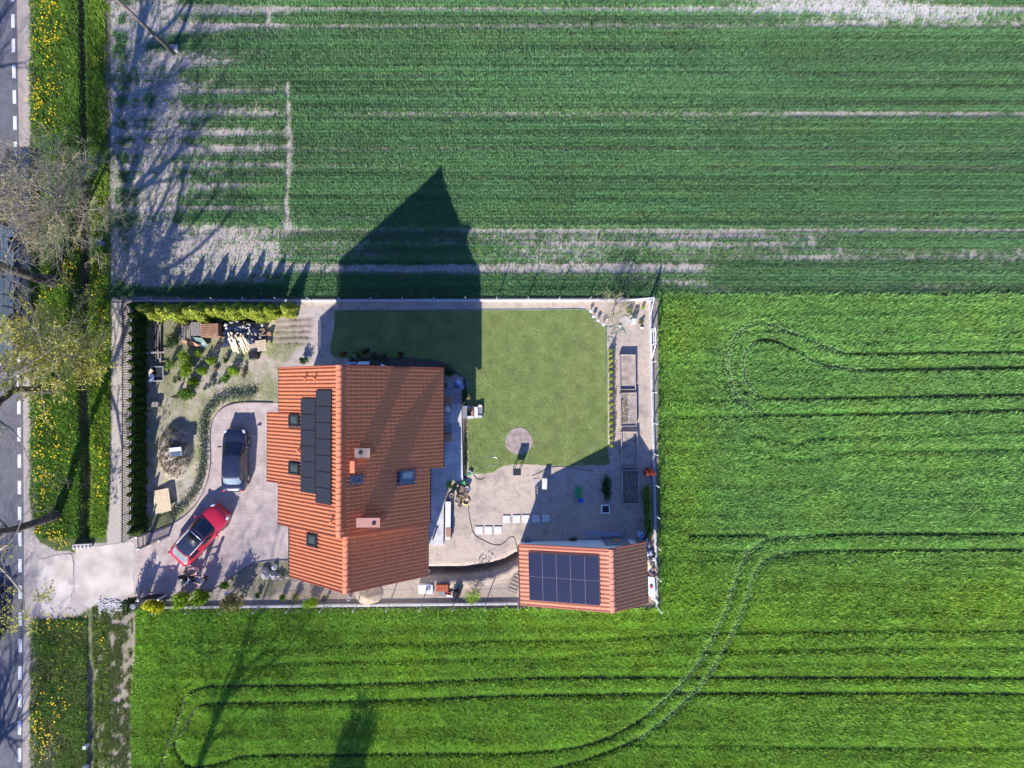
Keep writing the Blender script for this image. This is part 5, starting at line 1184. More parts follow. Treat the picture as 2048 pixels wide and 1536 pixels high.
# ------------------------------------------------------------------ people
def skin_mesh(name, nodes, edges, m, parent, root=0, sub=1):
    me = bpy.data.meshes.new(name); me.from_pydata([n[:3] for n in nodes], edges, []); me.materials.append(m)
    o = bpy.data.objects.new(name, me); C.objects.link(o); o.parent = parent
    s_ = o.modifiers.new('skin', 'SKIN')
    for i, n in enumerate(nodes):
        sv = me.skin_vertices[0].data[i]; r_ = n[3]; sv.radius = (r_, n[4] if len(n) > 4 else r_); sv.use_root = (i == root)
    ss = o.modifiers.new('subsurf', 'SUBSURF'); ss.levels = sub; ss.render_levels = sub
    return o
def person(label, u, v, h, rz, top, legs, hairm, armfwd=0.35):
    b = P(u, v); b.z = .03; t = thing('person', b, label, 'person', None, rz); k = h/1.75
    N = []; E = []
    def nd(x, y, z, r_, r2=None, par=None):
        N.append((x*k, y*k, z*k, r_*k) if r2 is None else (x*k, y*k, z*k, r_*k, r2*k)); i = len(N)-1
        if par is not None: E.append((par, i))
        return i
    pel = nd(0, 0, .95, .13, .10); wa = nd(0, 0, 1.12, .115, .09, pel); ch = nd(0, 0, 1.32, .14, .10, wa); nk = nd(0, 0, 1.46, .06, None, ch); hb = nd(.01, 0, 1.56, .075, None, nk); hd_ = nd(.01, 0, 1.66, .085, .09, hb); ht = nd(0, 0, 1.73, .05, None, hd_); 
    hands = []
    for s_ in (1, -1):
        hp_ = nd(0, s_*.09, .90, .09, None, pel); kn = nd(.03, s_*.10, .50, .058, None, hp_); an = nd(-.01, s_*.11, .09, .04, None, kn); nd(.13, s_*.12, .035, .035, None, an)
        sh = nd(0, s_*.17, 1.40, .055, None, ch); el = nd(-.02+armfwd*.15, s_*.25, 1.13, .042, None, sh); wr = nd(.05+armfwd*.5, s_*.24, .93+armfwd*.25, .028, None, el); pm = nd(.09+armfwd*.58, s_*.23, .88+armfwd*.25, .030, .018, wr)
        for f in range(4):
            a1 = nd(.13+armfwd*.62, s_*(.255-.017*f), .84+armfwd*.25, .009, None, pm); nd(.145+armfwd*.64, s_*(.255-.017*f), .80+armfwd*.24-(.006*(f in (1, 2))), .008, None, a1)
        a1 = nd(.11+armfwd*.60, s_*.20, .87+armfwd*.25, .010, None, pm); nd(.14+armfwd*.62, s_*.19, .85+armfwd*.25, .009, None, a1)
    nd(.095, 0, 1.655, .014, None, hd_)                                   # nose
    skin_mesh('body', N, E, M['skin'], t)
    N2_, E2 = [], []
    def n2(x, y, z, r_, r2=None, par=None):
        N2_.append((x*k, y*k, z*k, r_*k) if r2 is None else (x*k, y*k, z*k, r_*k, r2*k)); i = len(N2_)-1
        if par is not None: E2.append((par, i))
        return i
    a0 = n2(0, 0, .98, .16, .12); a1 = n2(0, 0, 1.15, .145, .115, a0); a2 = n2(0, 0, 1.33, .165, .125, a1); n2(0, 0, 1.45, .08, None, a2)
    for s_ in (1, -1):
        q1 = n2(0, s_*.18, 1.40, .075, None, a2); q2 = n2(-.02+armfwd*.15, s_*.25, 1.14, .060, None, q1); n2(.03+armfwd*.35, s_*.24, 1.0+armfwd*.2, .045, None, q2)
    skin_mesh('shirt', N2_, E2, M[top], t)
    N3, E3 = [], []
    def n3(x, y, z, r_, par=None):
        N3.append((x*k, y*k, z*k, r_*k)); i = len(N3)-1
        if par is not None: E3.append((par, i))
        return i
    c0 = n3(0, 0, .97, .14)
    for s_ in (1, -1): c1 = n3(0, s_*.09, .88, .11, c0); c2 = n3(.03, s_*.10, .50, .075, c1); n3(-.01, s_*.11, .10, .058, c2)
    skin_mesh('trousers', N3, E3, M[legs], t)
    mb = MB(); mb.blob((-.012*k, 0, 1.69*k), (.105*k, .098*k, .10*k), 2, .03, 14, 9); mb.blob((-.06*k, 0, 1.62*k), (.06*k, .085*k, .10*k), 3, .03, 12, 8); o = mb.build('hair', M[hairm], None, True); o.parent = t
    for s_ in (1, -1): mb = MB(); mb.blob((.05*k, s_*.115*k, .045*k), (.14*k, .055*k, .05*k), 4, .02, 12, 8); o = mb.build('shoe', M['white'], None, True); o.parent = t
    for s_ in (1, -1): mb = MB(); mb.blob((.083*k, s_*.032*k, 1.675*k), (.012*k, .014*k, .010*k), 4, .0, 8, 6); o = mb.build('eye', M['black'], None, True); o.parent = t
    mb = MB(); mb.box((.088*k, 0, 1.605*k), (.01*k, .045*k, .010*k)); o = mb.build('mouth', M['redp'], None); o.parent = t
person('person in a pink top and grey trousers standing behind the red car', 407, 1132, 1.68, math.radians(200), 'shirt_pink', 'trousers_grey', 'hair', .7)
person('person in a pale grey shirt and black trousers standing beside the pushchair', 418, 1153, 1.78, math.radians(170), 'shirt_grey', 'trousers_black', 'hair2', .7)
# pushchair
b = P(380, 1152); t = thing('pushchair', b, 'black pushchair with a rounded hood standing beside the two people', 'pushchair', None, math.radians(165))
def loc(nm, mb, m, smooth=False, par=None): o = mb.build(nm, M[m], None, smooth); o.parent = par or t; return o
mb = MB(); mb.blob((.22, 0, .78), (.30, .24, .26), 1, .02, 16, 9); loc('hood', mb, 'black', True)
mb = MB(); mb.box((-.12, 0, .58), (.55, .38, .16)); loc('seat', mb, 'darkmetal'); mb = MB(); mb.box((-.1, 0, .28), (.5, .36, .14)); loc('basket', mb, 'darkmetal')
mb = MB(); mb.bar((-.35, .2, .15), (.1, .2, .7), .03); mb.bar((-.35, -.2, .15), (.1, -.2, .7), .03); mb.bar((.35, .2, .15), (-.3, .2, 1.02), .03); mb.bar((.35, -.2, .15), (-.3, -.2, 1.02), .03); mb.bar((-.3, -.2, 1.02), (-.3, .2, 1.02), .035); loc('frame', mb, 'greymetal')
mb = MB(); mb.box((-.28, .05, .68), (.14, .12, .06)); loc('pillow', mb, 'white')
for x in (-.38, .38):
    for y in (-.23, .23):
        mb = MB(); mb.tube([(x, y-.02, .12), (x, y+.02, .12)], .12, 14); loc('wheel', mb, 'rubber')
b = P(418.5, 1167); mb = MB(); mb.tube([(b.x, b.y, .02), (b.x+.02, b.y, 1.02)], .014, 6); tag(mb.build('garden_stake', M['greymetal']), 'thin upright metal stake at the edge of the drive behind the two people', 'stake')

# ------------------------------------------------------------------ garden things
def one(name, label, cat, mb, m, group=None, smooth=False, bevel=0):
    o = mb.build(name, M[m] if isinstance(m, str) else m, None, smooth, bevel); return tag(o, label, cat, group)
def pallet(label, cx, cy, z, rz, L=1.2, Wd=.8, layers=1, m='greywood', group=None, name='pallet', tilt=None, lh=.144):
    t = thing(name, (cx, cy, z), label, 'pallet', group, rz)
    if tilt: t.rotation_euler = (tilt[0], tilt[1], rz); bpy.context.view_layer.update()
    for k in range(layers):
        z0 = k*lh; mb = MB()
        for i in range(7): mb.box((0, -Wd/2+.06+(Wd-.12)*i/6, z0+lh-.011), (L, .085, .022))
        o = mb.build('deck_board', M[m]); o.parent = t; mb = MB()
        for x in (-L/2+.07, 0, L/2-.07):
            for y in (-Wd/2+.06, 0, Wd/2-.06): mb.box((x, y, z0+lh/2), (.13, .09, lh-.045))
            mb.box((x, 0, z0+lh-.033), (.12, Wd, .02)); mb.box((x, 0, z0+.012), (.12, Wd, .022))
        o = mb.build('runner', M[m]); o.parent = t
    return t
# boards pile, left
t = thing('board_pile', P(311, 680), 'pile of long weathered grey boards lying along the conifer hedge', 'boards'); R = random.Random(3)
for i in range(9):
    x = 303+R.uniform(0, 20); y0_ = 640+R.uniform(0, 10)+i*1.5; y1_ = y0_+R.uniform(55, 75); mb = MB(); z = .05+.045*(i % 4)
    mb.bar(P(x, y0_, z), P(x+R.uniform(-2, 4), y1_, z), .13, .035); mb.build('board', M['greywood'], t)
mb = MB(); mb.bar(P(291, 706, .30), P(332, 704.5, .30), .12, .05); mb.build('cross_board', M['greywood'], t)
# cart frame
t = thing('garden_cart', P(313, 748), 'low open metal cart frame with junk on it beside the conifer hedge', 'cart')
mb = MB(); q = [P(303, 733.5, .35), P(326, 733.5, .35), P(327, 762, .35), P(304, 762, .35)]
for a, b in ((0, 1), (1, 2), (2, 3), (3, 0)): mb.bar(q[a], q[b], .07, .09)
mb.build('frame', M['greymetal'], t); mb = MB(); c = P(315, 747, .22); mb.box(tuple(c), (.72, .92, .03)); mb.build('tray', M['darkmetal'], t)
for u_, v_2 in ((306, 737), (306, 758)): c = P(u_, v_2, .15); mb = MB(); mb.tube([(c.x-.04, c.y, .15), (c.x+.04, c.y, .15)], .15, 12); mb.build('wheel', M['rubber'], t)
mb = MB(); c = P(301, 743, .5); mb.box(tuple(c), (.36, .22, .12), .8); one('carton', 'small pink-white carton lying on the cart frame', 'carton', mb, 'beige')
mb = MB(); c = P(303, 756, .35); mb.blob((c.x, c.y, .42), (.22, .26, .12), 5, .3, 14, 8); one('plastic_bag', 'crumpled pale plastic bags at the front of the cart frame', 'bag', mb, 'whitefoil', smooth=True)
mb = MB(); c = P(310, 809, .3); mb.box((c.x, c.y, .2), (.52, .36, .4)); mb.box((c.x, c.y, .41), (.06, .36, .03)); one('wooden_box', 'small grey wooden crate standing by the hedge above the soil heap', 'crate', mb, 'greywood')
mb = MB(); c = P(298.5, 816, .15); mb.lathe((c.x, c.y, 0), [(.09, 0), (.12, .25), (.10, .25), (.08, .06), (0, .05)], 14); one('bucket', 'small yellowish bucket beside the little crate by the hedge', 'bucket', mb, 'yellow', smooth=True)
c = P(354, 903, .85); mb = MB(); mb.box((c.x, c.y, .98), (.85, .62, .22), .1); t = one('box', 'white-lidded box lying on top of the soil heap', 'box', mb, 'grey')
mb = MB(); mb.box((c.x, c.y+.17, 1.10), (.80, .26, .03), .1); o = mb.build('lid', M['white']); o.parent = t
mb = MB(); mb.box((c.x+.0, c.y-.15, 1.10), (.62, .30, .02), .1); o = mb.build('glass_pane', M['glass_sky']); o.parent = t
# light wood platform
q = [P(305, 982, .12), P(337, 976, .42), P(343, 1021, .42), P(311, 1028, .12)]; t = thing('slatted_platform', P(325, 1002), 'pale slatted wooden platform lying near the lower end of the hedge', 'platform'); mb = MB()
for i in range(9):
    f0, f1 = i/9+.008, (i+1)/9-.008; A0, A1 = q[0].lerp(q[1], f0), q[3].lerp(q[2], f0); B0, B1 = q[0].lerp(q[1], f1), q[3].lerp(q[2], f1)
    m0, m1 = (A0+B0)/2, (A1+B1)/2; mb.bar(m0, m1, (B0-A0).length, .03, up=Vector((-.25, 0, 1)))
mb.build('slats', M['wood'], t); mb = MB()
for f in (.08, .92): a0 = q[0].lerp(q[3], f); a1 = q[1].lerp(q[2], f); mb.bar((a0.x, a0.y, a0.z-.06), (a1.x, a1.y, a1.z-.06), .07, .08); mb.bar((a1.x, a1.y, a1.z-.06), (a1.x, a1.y, 0), .07)
mb.build('frame', M['wood'], t)
# pallets
G2 = 'pallets beside the tarp-covered woodpile'
c = P(416, 661, .9); pallet('tall stack of new brownish pallets beside the blue-black tarp', c.x+.25, c.y, 0, .03, 1.2, .9, 9, 'brownwood', G2, 'pallet_stack')
c = P(393, 658, .5); pallet('grey pallet stack left of the tall brown stack', c.x, c.y, 0, math.pi/2+.03, .95, .75, 4, 'greywood', G2, 'pallet_stack')
t = thing('board_pile', P(372, 664), 'stack of short weathered planks left of the pallets', 'boards'); R = random.Random(8)
for i in range(14):
    x = 363+R.uniform(0, 20); mb = MB(); z = .15+.05*(i//3); mb.bar(P(x, 645+R.uniform(0, 8), z), P(x+R.uniform(-2, 2), 676+R.uniform(-3, 6), z), .11, .03); mb.build('board', M['greywood'], t)
t = thing('brush_pile', P(368, 642), 'small heap of dry dark branches above the plank stack', 'brush'); mb = MB(); R = random.Random(4)
for i in range(60): c = P(R.uniform(356, 378), R.uniform(634, 656), R.uniform(.02, .5)); d = Vector((R.gauss(0, 1), R.gauss(0, 1), R.gauss(0, .3))).normalized()*R.uniform(.2, .45); mb.tube([c-d, c+d], .012, 4)
mb.build('branches', M['bark'], t)
mb = MB(); q = [P(363, 682, .1), P(383, 681, .35), P(400, 692, .4), P(380, 693, .1)]; mb.add([tuple(p) for p in q]+[(p.x, p.y, p.z+.04) for p in q], [(3,2,1,0),(4,5,6,7),(0,1,5,4),(1,2,6,5),(2,3,7,6),(3,0,4,7)]); one('board', 'orange-brown wooden panel lying at an angle below the plank stack', 'panel', mb, 'orangewood')
mb = MB(); q = [P(384, 674, .35), P(405, 676, .5), P(418, 692, .15), P(404, 696, .12)]; mb.add([tuple(p) for p in q]+[(p.x, p.y, p.z+.05) for p in q], [(3,2,1,0),(4,5,6,7),(0,1,5,4),(1,2,6,5),(2,3,7,6),(3,0,4,7)]); mb.box((P(392, 682).x, P(392, 682).y, .14), (.5, .35, .28)); one('tarpaulin', 'dull green tarpaulin panel below the grey pallets', 'tarpaulin', mb, 'greentarp')
# woodpile under tarp
c = P(486, 666); nx, ny = 26, 20; mb = MB(); r2 = np.random.default_rng(3); hx, hy = 1.45, 1.0
bump_ = r2.random((ny+1, nx+1))*.14
for j in range(ny+1):
    for i in range(nx+1):
        x = (i/nx*2-1); y = (j/ny*2-1); rr = max(abs(x), abs(y)); h = .95*(1-rr**5)*(.75+.25*math.cos(x*2.2+.5))+bump_[j, i]*(1-rr**4); mb.v.append((c.x+x*hx*(1+.06*math.sin(5*y)), c.y+y*hy*(1+.06*math.sin(4*x)), max(h, .01)))
mb.f = [tuple(int(q_) for q_ in f) for f in grid_faces(ny+1, nx+1)]; mb.f = [tuple(reversed(f)) for f in mb.f]
t = thing('covered_woodpile', c, 'woodpile under shiny blue-black tarp near the yellow-green conifers', 'woodpile'); mb.build('tarp', M['tarp'], t, smooth=False)
R = random.Random(12)
stl = [(452, 650), (463, 645), (475, 643), (470, 654), (481, 654), (488, 653), (454, 656), (512, 668), (500, 660), (524, 650), (520, 674), (462, 662), (478, 664), (495, 648)]
for i, (u_, v_2) in enumerate(stl):
    p = P(u_, v_2, .85); mb = MB(); mb.blob((p.x, p.y, .93 if i < 9 else .8), (R.uniform(.09, .17), R.uniform(.08, .13), .07), i, .15, 8, 6); o = mb.build('weight_stone', M['stone' if i % 3 else 'white_concrete'], None); o.parent = t; o.matrix_parent_inverse = t.matrix_world.inverted()
for i in range(26):
    u_, v_2 = R.uniform(449, 505), R.uniform(643, 680); zt = .97*(1-max(abs(u_-486)/42, abs(v_2-666)/30)**5); p = P(u_, v_2, max(zt, .1)); mb = MB(); mb.blob((p.x, p.y, max(zt, .1)*.93+.03), (R.uniform(.06, .16), R.uniform(.05, .12), .06), 60+i, .2, 7, 5); o = mb.build('weight_stone', M[('stone', 'white_concrete', 'greywood')[i % 3]], None); o.parent = t; o.matrix_parent_inverse = t.matrix_world.inverted()
t = thing('timber_pile', P(476, 690), 'fan of pale yellow sawn boards spilling from the tarp-covered woodpile', 'boards'); R = random.Random(21)
for i in range(30):
    u0_, v0_ = 455+R.uniform(0, 34), 664+R.uniform(0, 14); a = math.radians(R.uniform(52, 75)); Lp = R.uniform(22, 36); z = .42+.04*(i % 6)
    mb = MB(); mb.bar(P(u0_, v0_, z+.55), P(u0_+Lp*math.cos(a), v0_+Lp*math.sin(a), z-.25), .10, .035); mb.build('board', M['wood'], t)
c = P(515, 692, .5); pallet('pale yellow pallet leaning at the right end of the fanned boards', c.x, c.y, .38, .12, 1.25, .8, 1, 'wood', G2, 'pallet')
mb = MB(); c = P(508, 714, .3); mb.box((c.x, c.y+.1, .35), (.5, .55, .7), .15); t = one('compost_box', 'black box standing below the pale pallet', 'box', mb, 'black', bevel=.03)
c = P(539, 668, .2); mb = MB(); mb.tube([(c.x, c.y, 0), (c.x, c.y, .34)], .16, 12); one('log', 'short upright log section right of the woodpile', 'log', mb, 'brownwood', smooth=False)
c = P(510, 655, .3); mb = MB()
for i in range(14): R = random.Random(i); mb.tube([(c.x+R.uniform(.0, .75), c.y-R.uniform(0, 1.0), .12+.16*(i//7)), (c.x+.35+R.uniform(0, .5), c.y-R.uniform(0, 1.1), .12+.16*(i//7))], .075, 8)
one('log_heap', 'dark heap of logs right beside the tarp-covered woodpile', 'logs', mb, 'dark_dirt')

# terrace furniture
c = P(915, 767, .14); t = thing('parasol_base', c, 'round blue disc parasol base on the top corner of the shaded terrace', 'parasol base'); mb = MB(); mb.lathe((c.x, c.y, .14), [(.30, 0), (.30, .07), (.08, .10), (.05, .3), (0, .3)], 24); mb.build('base', M['bluegrey'], t, smooth=True)
c = P(888, 770, .4); t = thing('barbecue', c, 'small dark barbecue at the top left corner of the terrace', 'barbecue'); mb = MB(); mb.blob((c.x, c.y, .75), (.26, .24, .2), 3, .02, 16, 8); mb.build('bowl', M['black'], t, True)
for a in (0, 2.1, 4.2): mb = MB(); mb.bar((c.x+.1*math.cos(a), c.y+.1*math.sin(a), .6), (c.x+.25*math.cos(a), c.y+.25*math.sin(a), .14), .03); mb.build('leg', M['darkmetal'], t)
mb = MB(); mb.bar(P(886, 779, .9), P(918, 777, .9), .04); mb.bar(P(886, 779, .14), P(886, 779, .9), .04); mb.bar(P(918, 777, .14), P(918, 777, .9), .04); mb.bar(P(886, 779, .5), P(918, 777, .5), .02, .7); one('glass_screen', 'thin glass screen standing across the shaded terrace below the parasol base', 'screen', mb, 'glass_sky')
c = P(895, 802, .5); t = thing('patio_armchair', c, 'orange-brown wooden armchair without cushion on the shaded terrace', 'armchair')
def seat(t, c, m, w=.56):
    mb = MB(); mb.box((c.x, c.y, .42), (w, .56, .07)); mb.build('seat', M[m], t); mb = MB(); mb.box((c.x-.26, c.y, .65), (.05, .56, .45)); mb.build('backrest', M[m], t)
    for sx in (-1, 1):
        for sy in (-1, 1): mb = MB(); mb.box((c.x+sx*.24, c.y+sy*.24, .28), (.05, .05, .28)); mb.build('leg', M[m], t)
seat(t, c, 'orangewood', .62)
c = P(894, 818, .5); t = thing('patio_armchair', c, 'brown patio armchair with a round white cushion on the terrace', 'armchair'); seat(t, c, 'brownwood')
mb = MB(); mb.blob((c.x+.02, c.y, .52), (.24, .24, .09), 4, .05, 14, 8); one('seat_cushion', 'round white cushion lying on the brown patio armchair', 'cushion', mb, 'white_concrete', smooth=True)
mb = MB(); q = [P(906, 787, .15), P(921, 787, .15), P(922, 808, .15), P(906, 809, .15)]; mb.prism([(p.x, p.y) for p in q], .144, .156); one('outdoor_rug', 'small patterned rug on the shaded terrace by the edge', 'rug', mb, 'rugm')
c = P(895, 860, .5); t = thing('patio_armchair', c, 'grey cushioned wooden armchair in the middle of the terrace', 'armchair'); seat(t, c, 'brownwood', .6); mb = MB(); mb.box((c.x+.03, c.y, .49), (.5, .48, .10)); mb.build('cushion', M['grey'], t, bevel=.03)
c = P(895, 875, .4); mb = MB(); mb.box((c.x, c.y, .36), (.5, .45, .44)); mb.box((c.x+.02, c.y, .60), (.58, .52, .04)); one('side_table', 'light wood side table below the grey cushioned armchair', 'table', mb, 'orangewood')
# steps / boxes between terrace and lawn
t = thing('garden_steps', P(945, 824), 'short grey steps leading from the terrace down to the lawn', 'steps')
for (u0_, v0_, u1_, v1_, z, m, nm) in ((925, 812, 934, 837, .30, 'grey', 'step'), (935, 812, 942, 834, .12, 'darkmetal', 'tread_mat'), (942, 812, 947, 834, .36, 'brownwood', 'plank'), (948.5, 814, 956, 836, .34, 'white_concrete', 'slab'), (957, 811, 965, 834, .22, 'grey', 'step')):
    a, b = P(u0_, v1_, z), P(u1_, v0_, z); mb = MB(); mb.box(((a.x+b.x)/2, (a.y+b.y)/2, z/2), (b.x-a.x, b.y-a.y, z)); mb.build(nm, M[m], t)
mb = MB(); a, b = P(935, 837, .38), P(947, 832, .38); mb.box(((a.x+b.x)/2, (a.y+b.y)/2, .19), (b.x-a.x, b.y-a.y, .38)); mb.build('slab', M['white_concrete'], t)
for k_, (u_, v_2) in enumerate(((960, 812), (960, 833))): mb = MB(); c = P(u_, v_2, .3); mb.box((c.x, c.y, .15), (.26, .15, .30)); mb.build('block', M['white_concrete'], t)
mb = MB(); c = P(937.5, 814, .35); mb.lathe((c.x, c.y, .12), [(.12, 0), (.12, .25), (.09, .25), (.09, .05), (0, .05)], 4); mb.build('lantern', M['white'], t)
# dark planting strip with pots beside the terrace
shrub('shaded flowers and pots between terrace and lawn', 930, 790, 7, .5, 'dark', 600, 210, size=.05, ry=22, lumps=6, name='flower_clump', cat='flowers')
shrub('thin dark green strip of plants below the steps beside the terrace', 930, 900, 5, .25, 'dark', 700, 211, size=.05, ry=58, lumps=14, name='border_plants', cat='plants', stem=False)
mb = MB(); c = P(924, 774, .2); mb.lathe((c.x, c.y, 0), [(.12, 0), (.16, .3), (.13, .3), (.12, .22), (0, .22)], 12); one('plant_pot', 'pale blue pot at the top corner of the shaded planting strip', 'pot', mb, 'bluegrey', smooth=True)
# pots group
def pot(label, u, v, r_, h, m, name='plant_pot', soil=True, cat='pot', group='pots and buckets at the lower end of the terrace'):
    c = P(u, v, h*.6); t = thing(name, (c.x, c.y, .0), label, cat, group); mb = MB(); mb.lathe((c.x, c.y, 0), [(r_*.75, 0), (r_, h), (r_*.88, h), (r_*.8, h*.75)], 18); mb.build('pot', M[m], t, smooth=True)
    mb = MB(); mb.lathe((c.x, c.y, h*.78), [(r_*.86, 0), (0, .02)], 18); mb.build('soil', M['dark_dirt' if soil else 'grey'], t); return t
pot('white round bucket right of the green watering can', 934, 976, .15, .35, 'white', 'bucket', False, 'bucket')
pot('beige round stool-like pot by the left edge of the pot group', 903, 990, .15, .45, 'beige', soil=False)
pot('black half-round pot in the pot group with a pale lamp-like ball beside', 922, 980, .33, .35, 'black')
pot('brown wide pot in the middle of the pot group', 928, 990, .30, .3, 'brownwood')
pot('small black bowl at the lower end of the pot group', 920, 1009.5, .14, .22, 'black')
pot('grey stone bowl at the lower left of the pot group', 915, 1000, .20, .2, 'stone')
pot('small blue pot beside the white bench', 898, 996, .08, .3, 'blue')
pot('reddish pot beside the white bucket', 931, 969, .10, .3, 'redp')
c = P(932, 1003, .1); mb = MB()
for k_ in range(3): mb.tube([(c.x+(.27-.02*k_)*math.cos(a), c.y+(.27-.02*k_)*math.sin(a), .04+.04*k_) for a in [i*math.pi/16 for i in range(33)]], .022, 6, cap=False)
mb.tube([P(931, 998, .25), P(925, 992, .3), P(918, 991, .3)], .02, 6); one('garden_hose', 'coil of pale yellow hose at the lower end of the pot group', 'hose', mb, 'yellow', smooth=True)
t = thing('watering_can', P(928, 966), 'bright green plastic watering can in the pot group', 'watering can'); c = P(928, 966, .2); mb = MB(); mb.lathe((c.x, c.y, 0), [(.14, 0), (.15, .28), (.1, .3), (.08, .26)], 14); mb.build('body', M['green'], t, smooth=True); mb = MB(); mb.tube([(c.x-.1, c.y, .1), (c.x-.3, c.y+.12, .3)], .025, 6); mb.build('spout', M['green'], t); mb = MB(); mb.tube([(c.x+.1, c.y, .28), (c.x+.2, c.y, .25), (c.x+.14, c.y, .08)], .015, 6); mb.build('handle', M['green'], t)
shrub('light green leafy potted shrub at the end of the terrace', 902, 968, 10, .8, 'lime', 300, 212, size=.055)
shrub('pale variegated plant between the potted shrub and green can', 912, 974, 8, .6, 'sage', 260, 213, size=.05)
mb = MB(); c = P(938, 945, .2)
for i, (du, dv_) in enumerate(((0, -4), (2, 2), (-2, 5), (3, -2))): q = P(939+du, 946+dv_, .12); mb.blob((q.x, q.y, .1), (.11, .09, .1), i, .2, 8, 6)
one('garden_ornaments', 'cluster of small white and pink ornaments at the bottom left corner of the lawn', 'ornaments', mb, 'white_concrete')
mb = MB(); c = P(939, 949, .2); mb.lathe((c.x, c.y, 0), [(.1, 0), (.12, .22), (0, .22)], 12); one('pot_teal', 'tiny teal pot among the ornaments by the lawn corner', 'pot', mb, 'green'); C.objects['pot_teal'].name = 'plant_pot'
# white bench planter
q = [P(890, 1003, .4), P(902.5, 1003, .4), P(901.5, 1080, .4), P(889.5, 1080, .4)]; t = thing('long_bench', P(896, 1040), 'long narrow white-topped bench standing beside the lower terrace', 'bench'); mb = MB(); mb.prism([(p.x, p.y) for p in q], .06, .36); mb.build('base', M['darkmetal'], t)
q = [P(891, 1003.5, .42), P(901.5, 1003.5, .42), P(900.5, 1079.5, .42), P(890.5, 1079.5, .42)]; mb = MB(); mb.prism([(p.x, p.y) for p in q], .36, .42); mb.build('top', M['white'], t)
q = [P(891.5, 1056, .45), P(902, 1056, .45), P(901.5, 1074, .45), P(891.5, 1074, .45)]; mb = MB(); mb.prism([(p.x, p.y) for p in q], .422, .45); one('doormat', 'brown mat lying on the lower end of the long white bench', 'mat', mb, 'brownwood')
c = P(865.5, 1077.5, .5); t = thing('garden_lantern', (c.x, c.y, .14), 'short dark bollard lamp on the lower terrace', 'lamp'); mb = MB(); mb.tube([(c.x, c.y, .14), (c.x, c.y, .62)], .07, 12); mb.build('pole', M['darkmetal'], t); mb = MB(); mb.lathe((c.x, c.y, .62), [(.1, 0), (.1, .03), (0, .05)], 14); mb.build('cap', M['grey'], t)
# fire basket on legs
c = P(1034, 944, 1.1); t = thing('letter_table', (c.x, c.y, 0), 'black square box on four legs at the lower edge of the lawn', 'box'); t.name = 'legged_box'
mb = MB(); mb.box((c.x, c.y, .85), (.50, .40, .5)); mb.build('body', M['black'], t); mb = MB(); mb.box((c.x, c.y, 1.115), (.56, .46, .03)); mb.build('lid', M['darkmetal'], t)
for sx in (-1, 1):
    for sy in (-1, 1): mb = MB(); mb.box((c.x+sx*.22, c.y+sy*.17, .3), (.04, .04, .6)); mb.build('leg', M['darkmetal'], t)
# stepping slabs
SG = 'square pale stepping slabs set in the bare soil'
ln = ['first from the left in the upper row of five slabs', 'second from the left in the upper row of five slabs', 'third slab in the upper row of five', 'fourth slab in the upper row of five, half in shadow', 'fifth slab in the upper row of five, fully in shadow']
for i, u_ in enumerate((1013, 1033, 1051.5, 1071.5, 1092)):
    c = P(u_, 1038.5-i*.5); mb = MB(); mb.box((c.x, c.y, .03), (.54, .54, .07)); one('stepping_slab', 'square pale slab, '+ln[i], 'slab', mb, 'white_concrete', SG)
for i, u_ in enumerate((958, 977, 996)):
    c = P(u_, 1060.5); mb = MB(); mb.box((c.x, c.y, .03), (.54, .54, .07)); one('stepping_slab', 'square pale slab, %s in the lower row of three' % ('left', 'middle', 'right')[i], 'slab', mb, 'white_concrete', SG)
mb = MB(); c = P(1072.5, 963); mb.box((c.x, c.y, .015), (.5, .42, .04), .05); one('paving_slab', 'single square slab of soil colour beside the upright concrete block', 'slab', mb, 'concrete')
mb = MB(); c = P(1089, 967, .4); mb.box((c.x, c.y, .32), (.34, .75, .64), -.03); one('concrete_block', 'tall white concrete block standing on the bare soil left of the green chairs', 'block', mb, 'white_concrete', bevel=.01)
# green chairs and ball
for i, v_2 in enumerate((979, 991)):
    c = P(1156-i*1.5, v_2, .3); t = thing('plastic_chair', (c.x, c.y, 0), ('upper' if i == 0 else 'lower')+' of two small green plastic chairs in the shade', 'chair', 'small green plastic chairs')
    mb = MB(); mb.box((c.x, c.y, .30), (.34, .34, .035)); mb.build('seat', M['green'], t); mb = MB(); mb.box((c.x+.16, c.y, .46), (.035, .34, .32), 0, ('Y', .15)); mb.build('backrest', M['green'], t)
    for sx in (-1, 1):
        for sy in (-1, 1): mb = MB(); mb.bar((c.x+sx*.14, c.y+sy*.14, .3), (c.x+sx*.17, c.y+sy*.17, 0), .035); mb.build('leg', M['green'], t)
c = P(1161, 1001, .15); mb = MB(); mb.blob((c.x, c.y, .18), (.2, .18, .18), 1, 0, 16, 10); one('ball', 'bright blue ball next to the small green chairs', 'ball', mb, 'blue', smooth=True)
c = P(1211, 1018, .3); t = thing('square_planter', (c.x, c.y, 0), 'square white-rimmed planter full of black soil in the shade', 'planter'); mb = MB(); w = .62
for sx, sy, lx, ly in ((1, 0, .07, w), (-1, 0, .07, w), (0, 1, w-.14, .07), (0, -1, w-.14, .07)): mb.box((c.x+sx*(w/2-.035), c.y+sy*(w/2-.035), .2), (lx, ly, .4))
mb.build('rim', M['white'], t); mb = MB(); mb.box((c.x, c.y, .16), (w-.15, w-.15, .3)); mb.build('soil', M['black'], t)
